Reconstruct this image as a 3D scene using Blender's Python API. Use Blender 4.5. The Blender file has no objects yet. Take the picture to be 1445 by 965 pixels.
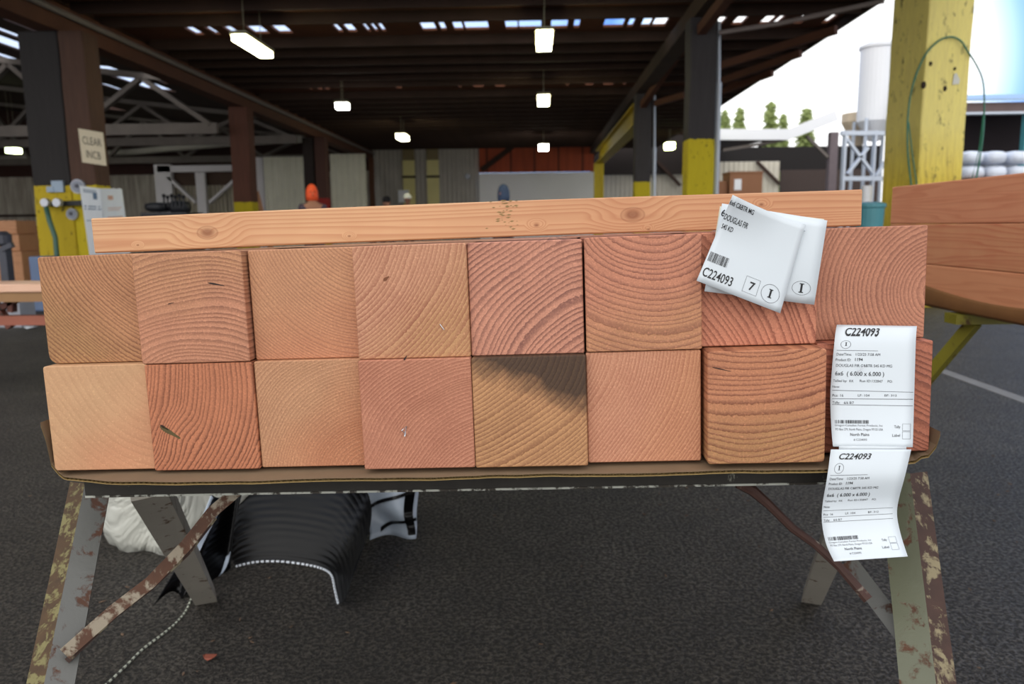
import bpy, math, random
from mathutils import Vector, Matrix, noise as mnoise
random.seed(7)
sc = bpy.context.scene
COL = sc.collection

# ------------------------------------------------------------------ camera
H = 1.0                                   # eye height
F = 1080.0                                # focal length in pixels of a 1445 px wide frame
PITCH, YAW, ROLL = 0.14938, -0.03132, -0.01094
def Rm(ax, a): return Matrix.Rotation(a, 3, ax)
M = Rm('Y', ROLL) @ Rm('X', PITCH) @ Rm('Z', YAW)
MT = M.transposed()
cam_d = bpy.data.cameras.new('camera'); cam = bpy.data.objects.new('camera', cam_d); COL.objects.link(cam)
cam_d.sensor_width = 36; cam_d.lens = F / 1445 * 36
cam_d.clip_end = 500; cam_d.clip_start = 0.02
r3 = Matrix((MT.col[0], MT.col[2], -MT.col[1])).transposed()
cam.matrix_world = Matrix.Translation((0, 0, H)) @ r3.to_4x4()
cam_d.dof.use_dof = True; cam_d.dof.focus_distance = 1.04; cam_d.dof.aperture_fstop = 6.3
sc.camera = cam
def ray(px, py): return MT @ Vector(((px - 722.5) / F, 1, -(py - 482.5) / F))
def at(px, py, Y):
    d = ray(px, py); t = Y / d.y
    return Vector((d.x * t, Y, H + d.z * t))
def atz(px, py, z):
    d = ray(px, py); t = (z - H) / d.z
    return Vector((d.x * t, d.y * t, z))

# ------------------------------------------------------------------ view, world, lights
sc.view_settings.view_transform = 'Standard'; sc.view_settings.look = 'None'
sc.view_settings.gamma = 1; sc.view_settings.use_curve_mapping = False
sc.view_settings.exposure = 0.0
w = bpy.data.worlds.new('sky'); sc.world = w; w.use_nodes = True
nt = w.node_tree; N = nt.nodes; L = nt.links
for n in list(N): N.remove(n)
out = N.new('ShaderNodeOutputWorld'); bg = N.new('ShaderNodeBackground')
tc = N.new('ShaderNodeTexCoord')
SUN = ray(1130, 120).normalized()
dp = N.new('ShaderNodeVectorMath'); dp.operation = 'DOT_PRODUCT'; dp.inputs[1].default_value = SUN
L.new(tc.outputs['Generated'], dp.inputs[0])
rp = N.new('ShaderNodeValToRGB')
rp.color_ramp.elements[0].position = 0.0; rp.color_ramp.elements[0].color = (.50, .52, .56, 1)
rp.color_ramp.elements[1].position = 1.0; rp.color_ramp.elements[1].color = (1, 1, 1, 1)
for pos, c in ((.90, (.52, .64, .88, 1)), (.955, (.34, .52, .88, 1)), (.9735, (.12, .28, .80, 1)), (.979, (.42, .66, 1, 1)), (.985, (1, 1, 1, 1))):
    e = rp.color_ramp.elements.new(pos); e.color = c
L.new(dp.outputs['Value'], rp.inputs[0])
# behind the photographer the yard is open to a bright hazy sky
L.new(rp.outputs[0], bg.inputs[0])
bg.inputs[1].default_value = 1.72
# brighter hazy half of the sky towards the back
db = N.new('ShaderNodeVectorMath'); db.operation = 'DOT_PRODUCT'; db.inputs[1].default_value = Vector((-.15, -1, .35)).normalized()
L.new(tc.outputs['Generated'], db.inputs[0])
mr = N.new('ShaderNodeMapRange'); mr.inputs['From Min'].default_value = .1; mr.inputs['From Max'].default_value = .9
mr.inputs['To Min'].default_value = 0; mr.inputs['To Max'].default_value = 1; L.new(db.outputs['Value'], mr.inputs['Value'])
mx = N.new('ShaderNodeMixRGB'); L.new(mr.outputs[0], mx.inputs[0]); L.new(rp.outputs[0], mx.inputs[1]); mx.inputs[2].default_value = (1.32, 1.30, 1.28, 1)
L.new(mx.outputs[0], bg.inputs[0])
L.new(bg.outputs[0], out.inputs[0])

# ------------------------------------------------------------------ materials
def srgb(r, g, b):
    f = lambda c: ((c / 255 + .055) / 1.055) ** 2.4 if c > 10 else c / 255 / 12.92
    return (f(r), f(g), f(b), 1)
class NT:
    def __init__(s, name):
        s.m = bpy.data.materials.new(name); s.m.use_nodes = True
        s.n = s.m.node_tree.nodes; s.l = s.m.node_tree.links
        s.b = s.n['Principled BSDF']
        s.tc = s.n.new('ShaderNodeTexCoord')
    def sock(s, i, v):
        if v is None: return
        if hasattr(v, 'is_output') or isinstance(v, bpy.types.NodeSocket): s.l.new(v, i)
        else: i.default_value = v
    def math(s, op, a, b=None, c=None, clamp=False):
        n = s.n.new('ShaderNodeMath'); n.operation = op; n.use_clamp = clamp
        s.sock(n.inputs[0], a); s.sock(n.inputs[1], b)
        if c is not None: s.sock(n.inputs[2], c)
        return n.outputs[0]
    def vmath(s, op, a, b=None):
        n = s.n.new('ShaderNodeVectorMath'); n.operation = op
        s.sock(n.inputs[0], a); s.sock(n.inputs[1], b)
        return n.outputs['Value'] if op in ('LENGTH', 'DOT_PRODUCT', 'DISTANCE') else n.outputs[0]
    def mapping(s, v, loc=(0,0,0), sc=(1,1,1), rot=(0,0,0)):
        n = s.n.new('ShaderNodeMapping'); s.sock(n.inputs[0], v)
        n.inputs['Location'].default_value = loc; n.inputs['Scale'].default_value = sc; n.inputs['Rotation'].default_value = rot
        return n.outputs[0]
    def noise(s, v, scale, detail=3, rough=.5, dist=0):
        n = s.n.new('ShaderNodeTexNoise'); s.sock(n.inputs['Vector'], v)
        n.inputs['Scale'].default_value = scale; n.inputs['Detail'].default_value = detail
        n.inputs['Roughness'].default_value = rough; n.inputs['Distortion'].default_value = dist
        return n.outputs['Fac'] if 'Fac' in n.outputs else n.outputs[0]
    def ramp(s, f, stops, interp='LINEAR'):
        n = s.n.new('ShaderNodeValToRGB'); s.sock(n.inputs[0], f); cr = n.color_ramp; cr.interpolation = interp
        cc = lambda c: c if isinstance(c, tuple) else (c, c, c, 1)
        a, b = cr.elements[0], cr.elements[1]
        b.position = stops[-1][0]; b.color = cc(stops[-1][1]); a.position = stops[0][0]; a.color = cc(stops[0][1])
        for p, c in stops[1:-1]:
            e = cr.elements.new(p); e.color = cc(c)
        return n.outputs[0]
    def mix(s, f, a, b, mode='MIX'):
        n = s.n.new('ShaderNodeMixRGB'); n.blend_type = mode
        s.sock(n.inputs[0], f); s.sock(n.inputs[1], a); s.sock(n.inputs[2], b)
        return n.outputs[0]
    def bump(s, h, strength=.3, dist=.01):
        n = s.n.new('ShaderNodeBump'); n.inputs['Strength'].default_value = strength; n.inputs['Distance'].default_value = dist
        s.sock(n.inputs['Height'], h); s.l.new(n.outputs[0], s.b.inputs['Normal'])
    def color(s, c): s.sock(s.b.inputs['Base Color'], c)
    def rough(s, r): s.sock(s.b.inputs['Roughness'], r)

def plain(name, c, rough=.6, metal=0, var=.25, scale=8, bump=0):
    m = NT(name); v = m.tc.outputs['Object']
    f = m.noise(v, scale, 4)
    d = tuple(x * (1 - var) for x in c[:3]) + (1,)
    m.color(m.mix(f, d, c)); m.rough(rough); m.b.inputs['Metallic'].default_value = metal
    if bump: m.bump(m.noise(v, scale * 6, 4), bump, .01)
    return m.m

def end_grain(name, pith, freq, early, late, contrast=.8, warp=.02, second=None, sdir=(0, -1, 0), seed=0, light=False, stain=None, fine=.3, knot=None, bumps=.35, width=.35, val=.89):
    """Log rings running through the whole timber about the pith (x, z in metres)."""
    m = NT(name); v = m.tc.outputs['Object']
    vv = m.mapping(v, loc=(seed * 3.1, seed * 1.7, seed * 2.3), sc=(1, .06, 1))
    if knot:                              # rings bend round a knot or pitch pocket
        kd = m.vmath('SUBTRACT', m.mapping(v, sc=(1, 0, 1)), Vector((knot[0], 0, knot[1])))
        kr = m.vmath('LENGTH', kd)
        kf = m.math('MULTIPLY', m.ramp(m.math('DIVIDE', kr, knot[2]), [(0, 1.), (1, 0.)], 'EASE'), knot[3])
    n1 = m.n.new('ShaderNodeTexNoise'); m.l.new(vv, n1.inputs['Vector']); n1.inputs['Scale'].default_value = 8; n1.inputs['Detail'].default_value = .4
    off = m.vmath('MULTIPLY', m.vmath('SUBTRACT', n1.outputs['Color'], Vector((.5, .5, .5))), Vector((warp * 2, 0, warp * 2)))
    p = m.vmath('ADD', m.mapping(v, loc=(-pith[0], 0, -pith[1]), sc=(1, 0, 1)), off)
    r = m.vmath('LENGTH', p)
    if knot: r = m.math('ADD', r, kf)
    # uneven year rings
    cmb = m.n.new('ShaderNodeCombineXYZ'); m.l.new(r, cmb.inputs[0]); cmb.inputs[1].default_value = seed * 5.3
    var = m.noise(cmb.outputs[0], 22, 2)
    ph = m.math('ADD', m.math('MULTIPLY', r, freq), m.math('MULTIPLY', var, 5.5))
    ph = m.math('ADD', ph, m.math('MULTIPLY', m.noise(vv, 190, 2), .42))
    fr = m.math('FRACT', ph)
    lw = m.ramp(fr, [(0, 0.), (max(.05, .9 - width * 1.5), .06), (.9 - width * .5, .7), (.93, 1.), (1, .1)])
    ampv = m.ramp(m.noise(vv, 11, 2), [(.3, .55), (.7, 1.)])
    late = tuple(x * .72 for x in late[:3]) + (1,)
    lwc = m.math('MULTIPLY', m.math('MULTIPLY', lw, ampv), contrast)
    base = early
    if second:
        g = m.vmath('DOT_PRODUCT', v, Vector(sdir))
        g = m.math('ADD', g, m.math('MULTIPLY', m.math('SUBTRACT', m.noise(vv, 16, 3), .5), .06))
        gf = m.ramp(m.math('ADD', m.math('MULTIPLY', g, 10), .5), [(.35, 0.), (1., 1.)])
        base = m.mix(m.math('MULTIPLY', gf, .75), early, second)
    blot = m.noise(vv, 20, 4, .6)
    base = m.mix(m.math('MULTIPLY', m.ramp(blot, [(.35, 0.), (.75, 1.)]), .25), base, late)
    c = m.mix(lwc, base, late)
    # torn fibres, pale specks of the saw cut
    fz = m.noise(vv, 420, 3, .7)
    c = m.mix(m.math('MULTIPLY', m.ramp(fz, [(.35, 1.), (.62, 0.)]), fine), c, tuple(x * .62 for x in late[:3]) + (1,))
    c = m.mix(m.math('MULTIPLY', m.ramp(m.noise(vv, 300, 2, .6), [(.55, 0.), (.8, 1.)]), .45), c, tuple(min(1, x * 1.5) for x in early[:3]) + (1,))
    if stain:                             # weathered dark patch with its own outline
        g = m.vmath('DOT_PRODUCT', v, Vector(stain[0]))
        g = m.math('ADD', g, m.math('MULTIPLY', m.math('SUBTRACT', m.noise(vv, 26, 4, .6), .5), .05))
        gf = m.ramp(m.math('ADD', m.math('MULTIPLY', g, 18), stain[1]), [(.3, 0.), (.8, 1.)])
        c = m.mix(m.math('MULTIPLY', gf, .88), c, stain[2])
    hs_ = m.n.new('ShaderNodeHueSaturation'); hs_.inputs['Saturation'].default_value = .95; hs_.inputs['Value'].default_value = val; m.l.new(c, hs_.inputs['Color']); c = hs_.outputs[0]
    m.color(c)
    m.rough(.62); m.b.inputs['Specular IOR Level'].default_value = .35
    h = m.math('ADD', lw, m.math('MULTIPLY', fz, .5))
    m.bump(h, bumps, .0012)
    return m.m

def long_grain(name, axis, c1, c2, scale=1.0, knots=(), rough=.55, gz=90, seed=0, tint=None):
    """Planed face of a board; axis = 0 runs along x, 1 along y. knots are (pos, z, radius)."""
    m = NT(name); v = m.tc.outputs['Object']
    s = (.05, .9, 1) if axis == 0 else (.9, .05, 1)
    vv = m.mapping(v, loc=(seed, seed * .7, seed * .3), sc=tuple(x * scale for x in s))
    warp = m.noise(vv, 14, 2)
    z = m.n.new('ShaderNodeSeparateXYZ'); m.l.new(v, z.inputs[0])
    ph = m.math('ADD', m.math('MULTIPLY', z.outputs[2], gz), m.math('MULTIPLY', warp, 11))
    kdark = None
    for (kp, kz, kr) in knots:
        d = m.vmath('SUBTRACT', v, Vector((kp, 0, kz) if axis == 0 else (0, kp, kz)))
        d = m.mapping(d, sc=(.62, 0, 1) if axis == 0 else (0, .62, 1))
        rr = m.math('DIVIDE', m.vmath('LENGTH', d), kr)
        ph = m.math('ADD', ph, m.math('MULTIPLY', m.ramp(m.math('DIVIDE', rr, 4), [(0, 1.), (.25, .7), (1, 0.)], 'EASE'), 3.6))
        k = m.ramp(rr, [(0, 1.), (.35, .9), (.75, .25), (.9, .55), (1., 0.)])
        kdark = k if kdark is None else m.math('MAXIMUM', kdark, k)
    lw = m.ramp(m.math('FRACT', ph), [(0, 0.), (.4, .15), (.85, 1.), (1, 0.)])
    c = m.mix(m.math('MULTIPLY', lw, .75), c1, c2)
    c = m.mix(m.math('MULTIPLY', m.noise(m.mapping(vv, sc=(1, 1, 1)), 90, 3), .25), c, tuple(x * .6 for x in c2[:3]) + (1,))
    c = m.mix(m.math('MULTIPLY', m.ramp(m.noise(v, 7, 3), [(.4, 0.), (.7, 1.)]), .35), c, c2)
    if tint: c = m.mix(m.ramp(m.math('ADD', z.outputs[0], .5), [(.3, 0.), (.8, .75)]), c, tint, 'MIX') if False else m.mix(m.math('MULTIPLY', m.ramp(m.math('ADD', z.outputs[0], .5), [(.3, 0.), (.85, 1.)]), .5), c, m.mix(.5, c, tint, 'MULTIPLY'))
    if kdark is not None: c = m.mix(m.math('MULTIPLY', kdark, .8), c, srgb(118, 66, 34))
    m.color(c); m.rough(rough)
    m.bump(lw, .15, .001)
    return m.m

def chipped(name, paint, rust, amount=.5, rough=.5, scale=22, metal=.0, dark=None):
    m = NT(name); v = m.tc.outputs['Object']
    a = m.noise(v, scale, 6, .65, .4); b = m.noise(m.mapping(v, sc=(1, 1, .35)), scale * 2.6, 5, .6)
    f = m.ramp(m.math('ADD', m.math('MULTIPLY', a, .7), m.math('MULTIPLY', b, .3)), [(amount - .03, 0.), (amount + .03, 1.)])
    r2 = m.mix(m.noise(v, scale * 1.5, 4), rust, dark or tuple(x * .35 for x in rust[:3]) + (1,))
    p2 = m.mix(m.noise(v, 9, 3), paint, tuple(x * .7 for x in paint[:3]) + (1,))
    m.color(m.mix(f, p2, r2)); m.rough(m.ramp(f, [(0, rough), (1, .75)])); m.b.inputs['Metallic'].default_value = metal
    m.bump(m.math('ADD', a, m.math('MULTIPLY', f, -.4)), .35, .003)
    return m.m

def post_mat(name, low, high, zsplit, extra=None, scale=(6, 6, .7)):
    """Rough post: bare dark timber above, safety paint below a painted line."""
    m = NT(name); v = m.tc.outputs['Object']
    geo = m.n.new('ShaderNodeNewGeometry'); z = m.n.new('ShaderNodeSeparateXYZ'); m.l.new(geo.outputs['Position'], z.inputs[0])
    g = m.noise(m.mapping(v, sc=scale), 3, 6, .6); sp = m.noise(m.mapping(v, sc=(1, 1, .45)), 16, 5, .65)
    hi = m.mix(g, high, tuple(x * .45 for x in high[:3]) + (1,))
    lo = m.mix(m.math('MULTIPLY', g, .5), low, tuple(x * .6 for x in low[:3]) + (1,))
    lo = m.mix(m.ramp(sp, [(.60, 0.), (.66, .85)]), lo, srgb(46, 36, 16))
    f = m.math('LESS_THAN', m.math('ADD', z.outputs[2], m.math('MULTIPLY', m.math('SUBTRACT', sp, .5), .06)), zsplit)
    c = m.mix(f, hi, lo)
    if extra:
        f2 = m.math('LESS_THAN', z.outputs[2], extra[0]); c = m.mix(f2, c, extra[1])
    m.color(c); m.rough(.8); m.bump(m.math('ADD', g, sp), .5, .02)
    return m.m

def emit(name, c, s):
    m = NT(name); m.color(c); m.b.inputs['Emission Color'].default_value = c; m.b.inputs['Emission Strength'].default_value = s
    return m.m

# ------------------------------------------------------------------ mesh helpers
class MB:
    def __init__(s): s.v = []; s.f = []
    def add(s, vs, fs):
        o = len(s.v); s.v += [Vector(x) for x in vs]; s.f += [tuple(i + o for i in f) for f in fs]; return s
    def box(s, lo, hi, mat=None):
        x0, y0, z0 = lo; x1, y1, z1 = hi
        vs = [(x0,y0,z0),(x1,y0,z0),(x1,y1,z0),(x0,y1,z0),(x0,y0,z1),(x1,y0,z1),(x1,y1,z1),(x0,y1,z1)]
        if mat: vs = [mat @ Vector(q) for q in vs]
        return s.add(vs, [(0,3,2,1),(4,5,6,7),(0,1,5,4),(1,2,6,5),(2,3,7,6),(3,0,4,7)])
    def sweep(s, pts, prof, up=Vector((0, 0, 1)), cap=True, scales=None, side=None):
        """prof: closed list of (a, b): a along the side vector, b along the other one."""
        n = len(prof); rings = []
        pts = [Vector(p) for p in pts]
        for i, p in enumerate(pts):
            a = pts[max(0, i - 1)]; b = pts[min(len(pts) - 1, i + 1)]
            t = (b - a).normalized()
            u = (side - t * side.dot(t)).normalized() if side is not None else t.cross(up).normalized()
            q = t.cross(u)
            k = scales[i] if scales else 1
            rings.append([p + u * (x * k) + q * (y * k) for x, y in prof])
        vs = [x for r in rings for x in r]; fs = []
        for i in range(len(pts) - 1):
            for j in range(n):
                k = (j + 1) % n; fs.append((i*n+j, i*n+k, (i+1)*n+k, (i+1)*n+j))
        if cap: fs += [tuple(range(n))[::-1], tuple((len(pts)-1)*n + j for j in range(n))]
        return s.add(vs, fs)
    def tube(s, pts, r, n=8, scales=None):
        return s.sweep(pts, [(r*math.cos(2*math.pi*k/n), r*math.sin(2*math.pi*k/n)) for k in range(n)], up=Vector((.13, .07, 1)), scales=scales)
    def bar(s, p0, p1, w, h, up=Vector((0, 0, 1))):
        return s.sweep([p0, p1], [(-w/2, -h/2), (w/2, -h/2), (w/2, h/2), (-w/2, h/2)], up=up)
    def lathe(s, prof, c=(0,0,0), n=20):
        vs = []; fs = []; m = len(prof)
        for k in range(n):
            a = 2*math.pi*k/n
            vs += [(c[0]+r*math.cos(a), c[1]+r*math.sin(a), c[2]+z) for r, z in prof]
        for k in range(n):
            k2 = (k+1) % n
            for j in range(m-1): fs.append((k*m+j, k2*m+j, k2*m+j+1, k*m+j+1))
        fs += [tuple(k*m for k in range(n))[::-1], tuple(k*m+m-1 for k in range(n))]
        return s.add(vs, fs)
    def grid(s, fn, nu, nv, th=None):
        """fn(u, v) -> point; th = thickness vector function or None"""
        P = [[Vector(fn(i / nu, j / nv)) for i in range(nu + 1)] for j in range(nv + 1)]
        W = nu + 1; vs = [p for r in P for p in r]
        fs = [(j*W+i, j*W+i+1, (j+1)*W+i+1, (j+1)*W+i) for j in range(nv) for i in range(nu)]
        if th:
            o = len(vs); vs += [p + th for r in P for p in r]
            fs += [(o+j*W+i, o+(j+1)*W+i, o+(j+1)*W+i+1, o+j*W+i+1) for j in range(nv) for i in range(nu)]
            for i in range(nu):
                fs.append((i, o+i, o+i+1, i+1)); a = nv*W+i; fs.append((a, a+1, o+a+1, o+a))
            for j in range(nv):
                a = j*W; fs.append((a, a+W, o+a+W, o+a)); a = j*W+nu; fs.append((a, o+a, o+a+W, a+W))
        return s.add(vs, fs)
    def build(s, name, mat, parent=None, origin=None, smooth=False):
        o_ = Vector(origin) if origin is not None else Vector((0, 0, 0))
        if parent is not None and origin is None: o_ = parent.matrix_world.translation.copy() if parent.type == 'EMPTY' else Vector((0,0,0))
        me = bpy.data.meshes.new(name); me.from_pydata([tuple(v - o_) for v in s.v], [], s.f); me.update()
        mats = mat if isinstance(mat, (list, tuple)) else [mat]
        for m in mats: me.materials.append(m)
        o = bpy.data.objects.new(name, me); COL.objects.link(o)
        if smooth:
            for p in me.polygons: p.use_smooth = True
        if parent is None: o.location = o_
        else:
            o.parent = parent
            if parent.type != 'EMPTY' and origin is None: pass
        return o
def bevel(o, wd, seg=2, ang=True):
    m = o.modifiers.new('bevel', 'BEVEL'); m.width = wd; m.segments = seg
    if ang: m.limit_method = 'ANGLE'; m.angle_limit = .6
    return o
def tag(o, label, cat=None, group=None, kind=None):
    if label: o['label'] = label
    if cat: o['category'] = cat
    if group: o['group'] = group
    if kind: o['kind'] = kind
    return o
def thing(name, loc, label, cat, group=None):
    o = bpy.data.objects.new(name, None); COL.objects.link(o); o.empty_display_size = .1
    o.location = loc; o.matrix_world = Matrix.Translation(loc)
    return tag(o, label, cat, group)
def struct(o): o['kind'] = 'structure'; return o

# ------------------------------------------------------------------ stack frame (the bundle sits a little askew and off level)
S = 0.1524
RS = Rm('Z', -.01903) @ Rm('X', -.01124) @ Rm('Y', -.02536)
CS = Vector((-.08487, 1.02297, H - .17167))
MS = Matrix.Translation(CS) @ RS.to_4x4()
def sp(x, y, z): return MS @ Vector((x, y, z))          # stack coordinates -> world
def on_stack(px, py, d=0):                               # pixel -> point on the end-face plane shifted by d
    o = MS.inverted() @ Vector((0, 0, H)); di = RS.transposed() @ ray(px, py)
    t = (d - o.y) / di.y; q = o + di * t
    return q

# ================================================================== SETTING
asph = NT('asphalt'); v = asph.tc.outputs['Object']
a1 = asph.noise(v, 1.3, 5, .6); a2 = asph.noise(v, 85, 5, .66, .2); a3 = asph.noise(v, 120, 3, .7); a4 = asph.noise(v, 7, 4, .7)
c = asph.mix(asph.ramp(a1, [(.35, 0.), (.65, 1.)]), srgb(86, 78, 67), srgb(114, 107, 97))
c = asph.mix(asph.ramp(a4, [(.4, 0.), (.62, .6)]), c, srgb(62, 57, 50))
c = asph.mix(asph.ramp(a2, [(.42, 0.), (.54, .9)]), c, srgb(36, 32, 28))
c = asph.mix(asph.ramp(a3, [(.60, 0.), (.70, .7)]), c, srgb(140, 128, 112))
asph.color(c); asph.rough(asph.ramp(a2, [(.4, .45), (.6, .75)])); asph.bump(asph.math('ADD', asph.math('MULTIPLY', a2, -1), asph.math('MULTIPLY', a3, .3)), 1.0, .05)
asph.b.inputs['Specular IOR Level'].default_value = .4
g = MB().box((-45, -6, -.2), (60, 70, 0)).build('floor', asph.m); struct(g)

rust_wood = plain('dark_roof_wood', srgb(64, 43, 33), .85, 0, .6, 3, .3)
deck_wood = plain('roof_deck_wood', srgb(112, 64, 40), .85, 0, .6, 2.2, .3)
girder_wood = plain('girder_wood', srgb(96, 56, 38), .8, 0, .5, 3, .3)
truss_wood = plain('truss_wood', srgb(120, 112, 106), .8, 0, .4, 3, .3)
X0, X1, Z0 = -6.95, 5.05, H + 3.35
Y0, Y1 = 4.6, 33.5
# deck with daylight slots where boards are missing
def slot_cols(Y, pairs): return [(at(a, 100, Y).x, at(b, 100, Y).x) for a, b in pairs]
rows = [(13.25, 13.75, [(272,285),(300,308),(325,337),(357,378),(391,411),(476,483),(490,503),(517,522),(528,533),(538,544),(596,616),(622,630),(641,654),(657,690),(714,731),(733,764),(778,801),(810,818),(852,880),(886,894),(905,918),(921,940),(1003,1020),(1034,1049),(1073,1088),(1092,1100),(1122,1134),(1163,1172)]),
        (18.75, 19.15, [(434,437),(446,452),(456,462),(557,565),(646,650),(667,682),(698,712),(799,803),(826,838),(852,866),(880,884)])]
dk = MB(); ypos = Y0
for (ya, yb, prs) in rows:
    dk.box((X0, ypos, Z0), (X1, ya, Z0 + .04)); xs = X0
    for (a, b) in slot_cols((ya + yb) / 2, prs):
        if b > X1 - .05: continue
        dk.box((xs, ya, Z0), (a, yb, Z0 + .04)); xs = b
    dk.box((xs, ya, Z0), (X1, yb, Z0 + .04)); ypos = yb
dk.box((X0, ypos, Z0), (X1, Y1, Z0 + .04))
dk.box((X0 - .04, Y0, Z0 - .2), (X0, Y1, Z0 + .05))
struct(dk.build('ceiling', deck_wood))
jm = None; k = 0
y = Y0 + .1
while y < Y1 - .3:
    if not any(ya - .35 < y < yb + .12 for ya, yb, _ in rows):
        if jm is None:
            b_ = MB().box((X0 + .12, -.03, -.17), (X1 - .03, .03, 0)); j = b_.build('ceiling_joist', rust_wood); jm = j
        else: j = jm.copy(); COL.objects.link(j)
        j.location = (0, y, Z0 - .003)
        tag(j, 'dark brown ceiling joist running across under the roof boards of the open shed', 'joist', 'ceiling joists under the shed roof')
    y += .78
cnr = at(1012, 120, 29.8).x
struct(MB().add([(X1, 21.4, Z0), (cnr, 29.8, Z0), (X1, 29.8, Z0), (X1, 21.4, Z0 + .05), (cnr, 29.8, Z0 + .05), (X1, 29.8, Z0 + .05)], [(0,2,1), (3,4,5), (0,1,4,3), (1,2,5,4), (2,0,3,5)]).build('ceiling_corner', deck_wood))
# eave board along the open right side
fb = MB().box((X1, Y0, Z0 - .16), (X1 + .05, Y1, Z0 + .06)).build('trim_1', rust_wood); struct(fb)
# girders on the two post lines
GX_L, GX_R = -6.8, 2.42
gl = MB().box((GX_L - .2, Y0, H + 2.8), (GX_L + .1, Y1, H + 3.17)).build('roof_girder', girder_wood)
tag(gl, 'long reddish brown girder carried by the left row of posts', 'beam')
cd = MB().tube([(GX_L + .16, Y0, H + 3.05), (GX_L + .16, Y1 - .5, H + 3.05)], .045, 8).build('conduit', plain('grey_conduit', srgb(120, 112, 110), .5), gl, origin=(0, 0, 0))
gr = MB().box((GX_R - .14, 9.6, H + 2.92), (GX_R + .14, Y1, H + 3.17)).build('roof_girder', rust_wood)
tag(gr, 'dark brown girder carried by the right row of posts', 'beam')

# posts -------------------------------------------------------------
yel, bark, brn = srgb(196, 170, 26), srgb(52, 42, 40), srgb(112, 72, 50)
def post(name, x, y, wx, wy, mat, label, ztop=H + 2.8, rot=0):
    m_ = Matrix.Translation((x, y, 0)) @ Matrix.Rotation(rot, 4, 'Z')
    b = MB()
    n = 14
    for i in range(n):
        pass
    pr = [(-wx/2, -wy/2), (wx/2, -wy/2), (wx/2, wy/2), (-wx/2, wy/2)]
    b.sweep([m_ @ Vector((0, 0, ztop * i / n)) for i in range(n + 1)], pr, side=Vector((math.cos(rot), math.sin(rot), 0)))
    for q in b.v:
        q.x += (mnoise.noise(q * 1.7) * .012); q.y += mnoise.noise(q * 1.9 + Vector((5, 0, 0))) * .012
    o = b.build(name, mat, origin=(x, y, 0)); bevel(o, .02, 2)
    return tag(o, label, 'post')
pa = post('timber_post', -6.995, 11.3, .57, .4, post_mat('post_black_yellow', yel, srgb(40, 36, 36), H + .66), 'black left half of the double post, yellow below, round dials on it', H + 2.8)
pb = post('timber_post', -6.522, 11.3, .36, .4, post_mat('post_brown_yellow', srgb(206, 184, 20), srgb(88, 60, 46), H + .66), 'brown right half of the double post, yellow foot behind the white notice boards')
pc = post('timber_post', at(342, 200, 18.2).x, 18.2, .44, .4, post_mat('post_brown_yellow2', srgb(198, 178, 18), srgb(100, 58, 42), H + .64), 'reddish brown single post with yellow foot, in front of the white framed doorway')
pd1 = post('timber_post', at(436, 200, 24.3).x, 24.3, .32, .4, post_mat('post_black_red', srgb(46, 32, 32), srgb(40, 28, 26), H - 1), 'near black slim post behind the person with the orange hood')
pd2 = post('timber_post', at(453, 200, 24.3).x, 24.3, .34, .4, post_mat('post_brown_red', srgb(150, 34, 30), srgb(84, 52, 44), H + .95, (H + .50, srgb(190, 160, 20))), 'brown post with red painted band above a yellow foot')
pe = post('timber_post', at(986, 200, 11.7).x, 11.7, .39, .38, post_mat('post_grey_yellow', srgb(206, 186, 26), srgb(62, 58, 60), H + 1.23), 'weathered dark grey post with bright yellow lower part beside a pale downpipe', H + 2.92)
pf = post('timber_post', at(906, 200, 18.0).x, 18.0, .36, .36, post_mat('post_grey_yellow2', srgb(206, 186, 26), srgb(66, 62, 64), H + .98), 'farther grey post with yellow foot where the yellow crane beam ends', H + 2.92)
fd = post('timber_post', at(524, 240, 31.5).x, 31.5, .2, .2, post_mat('post_small', brn, brn, 0), 'thin brown corner post at the end of the grey corrugated wall')
ypm = NT('yellow_paint_post'); v = ypm.tc.outputs['Object']
g1 = ypm.noise(ypm.mapping(v, sc=(7, 7, .8)), 4, 6, .65); g2 = ypm.noise(ypm.mapping(v, sc=(1, 1, .5)), 11, 5, .7)
c = ypm.mix(ypm.ramp(g1, [(.3, 0.), (.7, 1.)]), srgb(232, 208, 72), srgb(186, 156, 44))
zz = ypm.n.new('ShaderNodeSeparateXYZ'); ypm.l.new(v, zz.inputs[0])
c = ypm.mix(ypm.math('MULTIPLY', ypm.ramp(ypm.math('MULTIPLY', ypm.math('SUBTRACT', zz.outputs[2], 1.1), .9), [(.3, 0.), (.9, 1.)]), .6), c, srgb(226, 216, 140))
c = ypm.mix(ypm.ramp(g2, [(.58, 0.), (.68, .8)]), c, srgb(52, 40, 18))
ypm.color(c); ypm.rough(.6); ypm.bump(ypm.math('ADD', g1, g2), .6, .02)
PW, PR = .60, math.radians(14)
P0 = at(1303, 130, 9.1); P0.z = 0
pu = Vector((math.cos(PR), math.sin(PR), 0)); pn = Vector((math.sin(PR), -math.cos(PR), 0)); pc_ = P0 + pu * PW/2 - pn * PW/2
def on_post(px, py, off=0):
    d = ray(px, py); o_ = P0 + pn * off; t = (o_ - Vector((0, 0, H))).dot(pn) / d.dot(pn)
    return Vector((0, 0, H)) + d * t
yp = post('timber_post', pc_.x, pc_.y, PW, PW, ypm.m, 'large fully yellow painted post at right with green strapping looped round it', H + 3.25, PR)
holem = plain('hole_dark', srgb(40, 26, 12), .9)
for (px, py, r) in ((1313, 90, .016), (1347, 97, .012), (1303, 120, .026), (1333, 125, .02)):
    p = on_post(px, py); MB().sweep([p + pn*.012, p - pn*.01], [(r*math.cos(t*.63), 1.5*r*math.sin(t*.63)) for t in range(10)]).build('bolt_hole', holem, yp, origin=yp.location)
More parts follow.
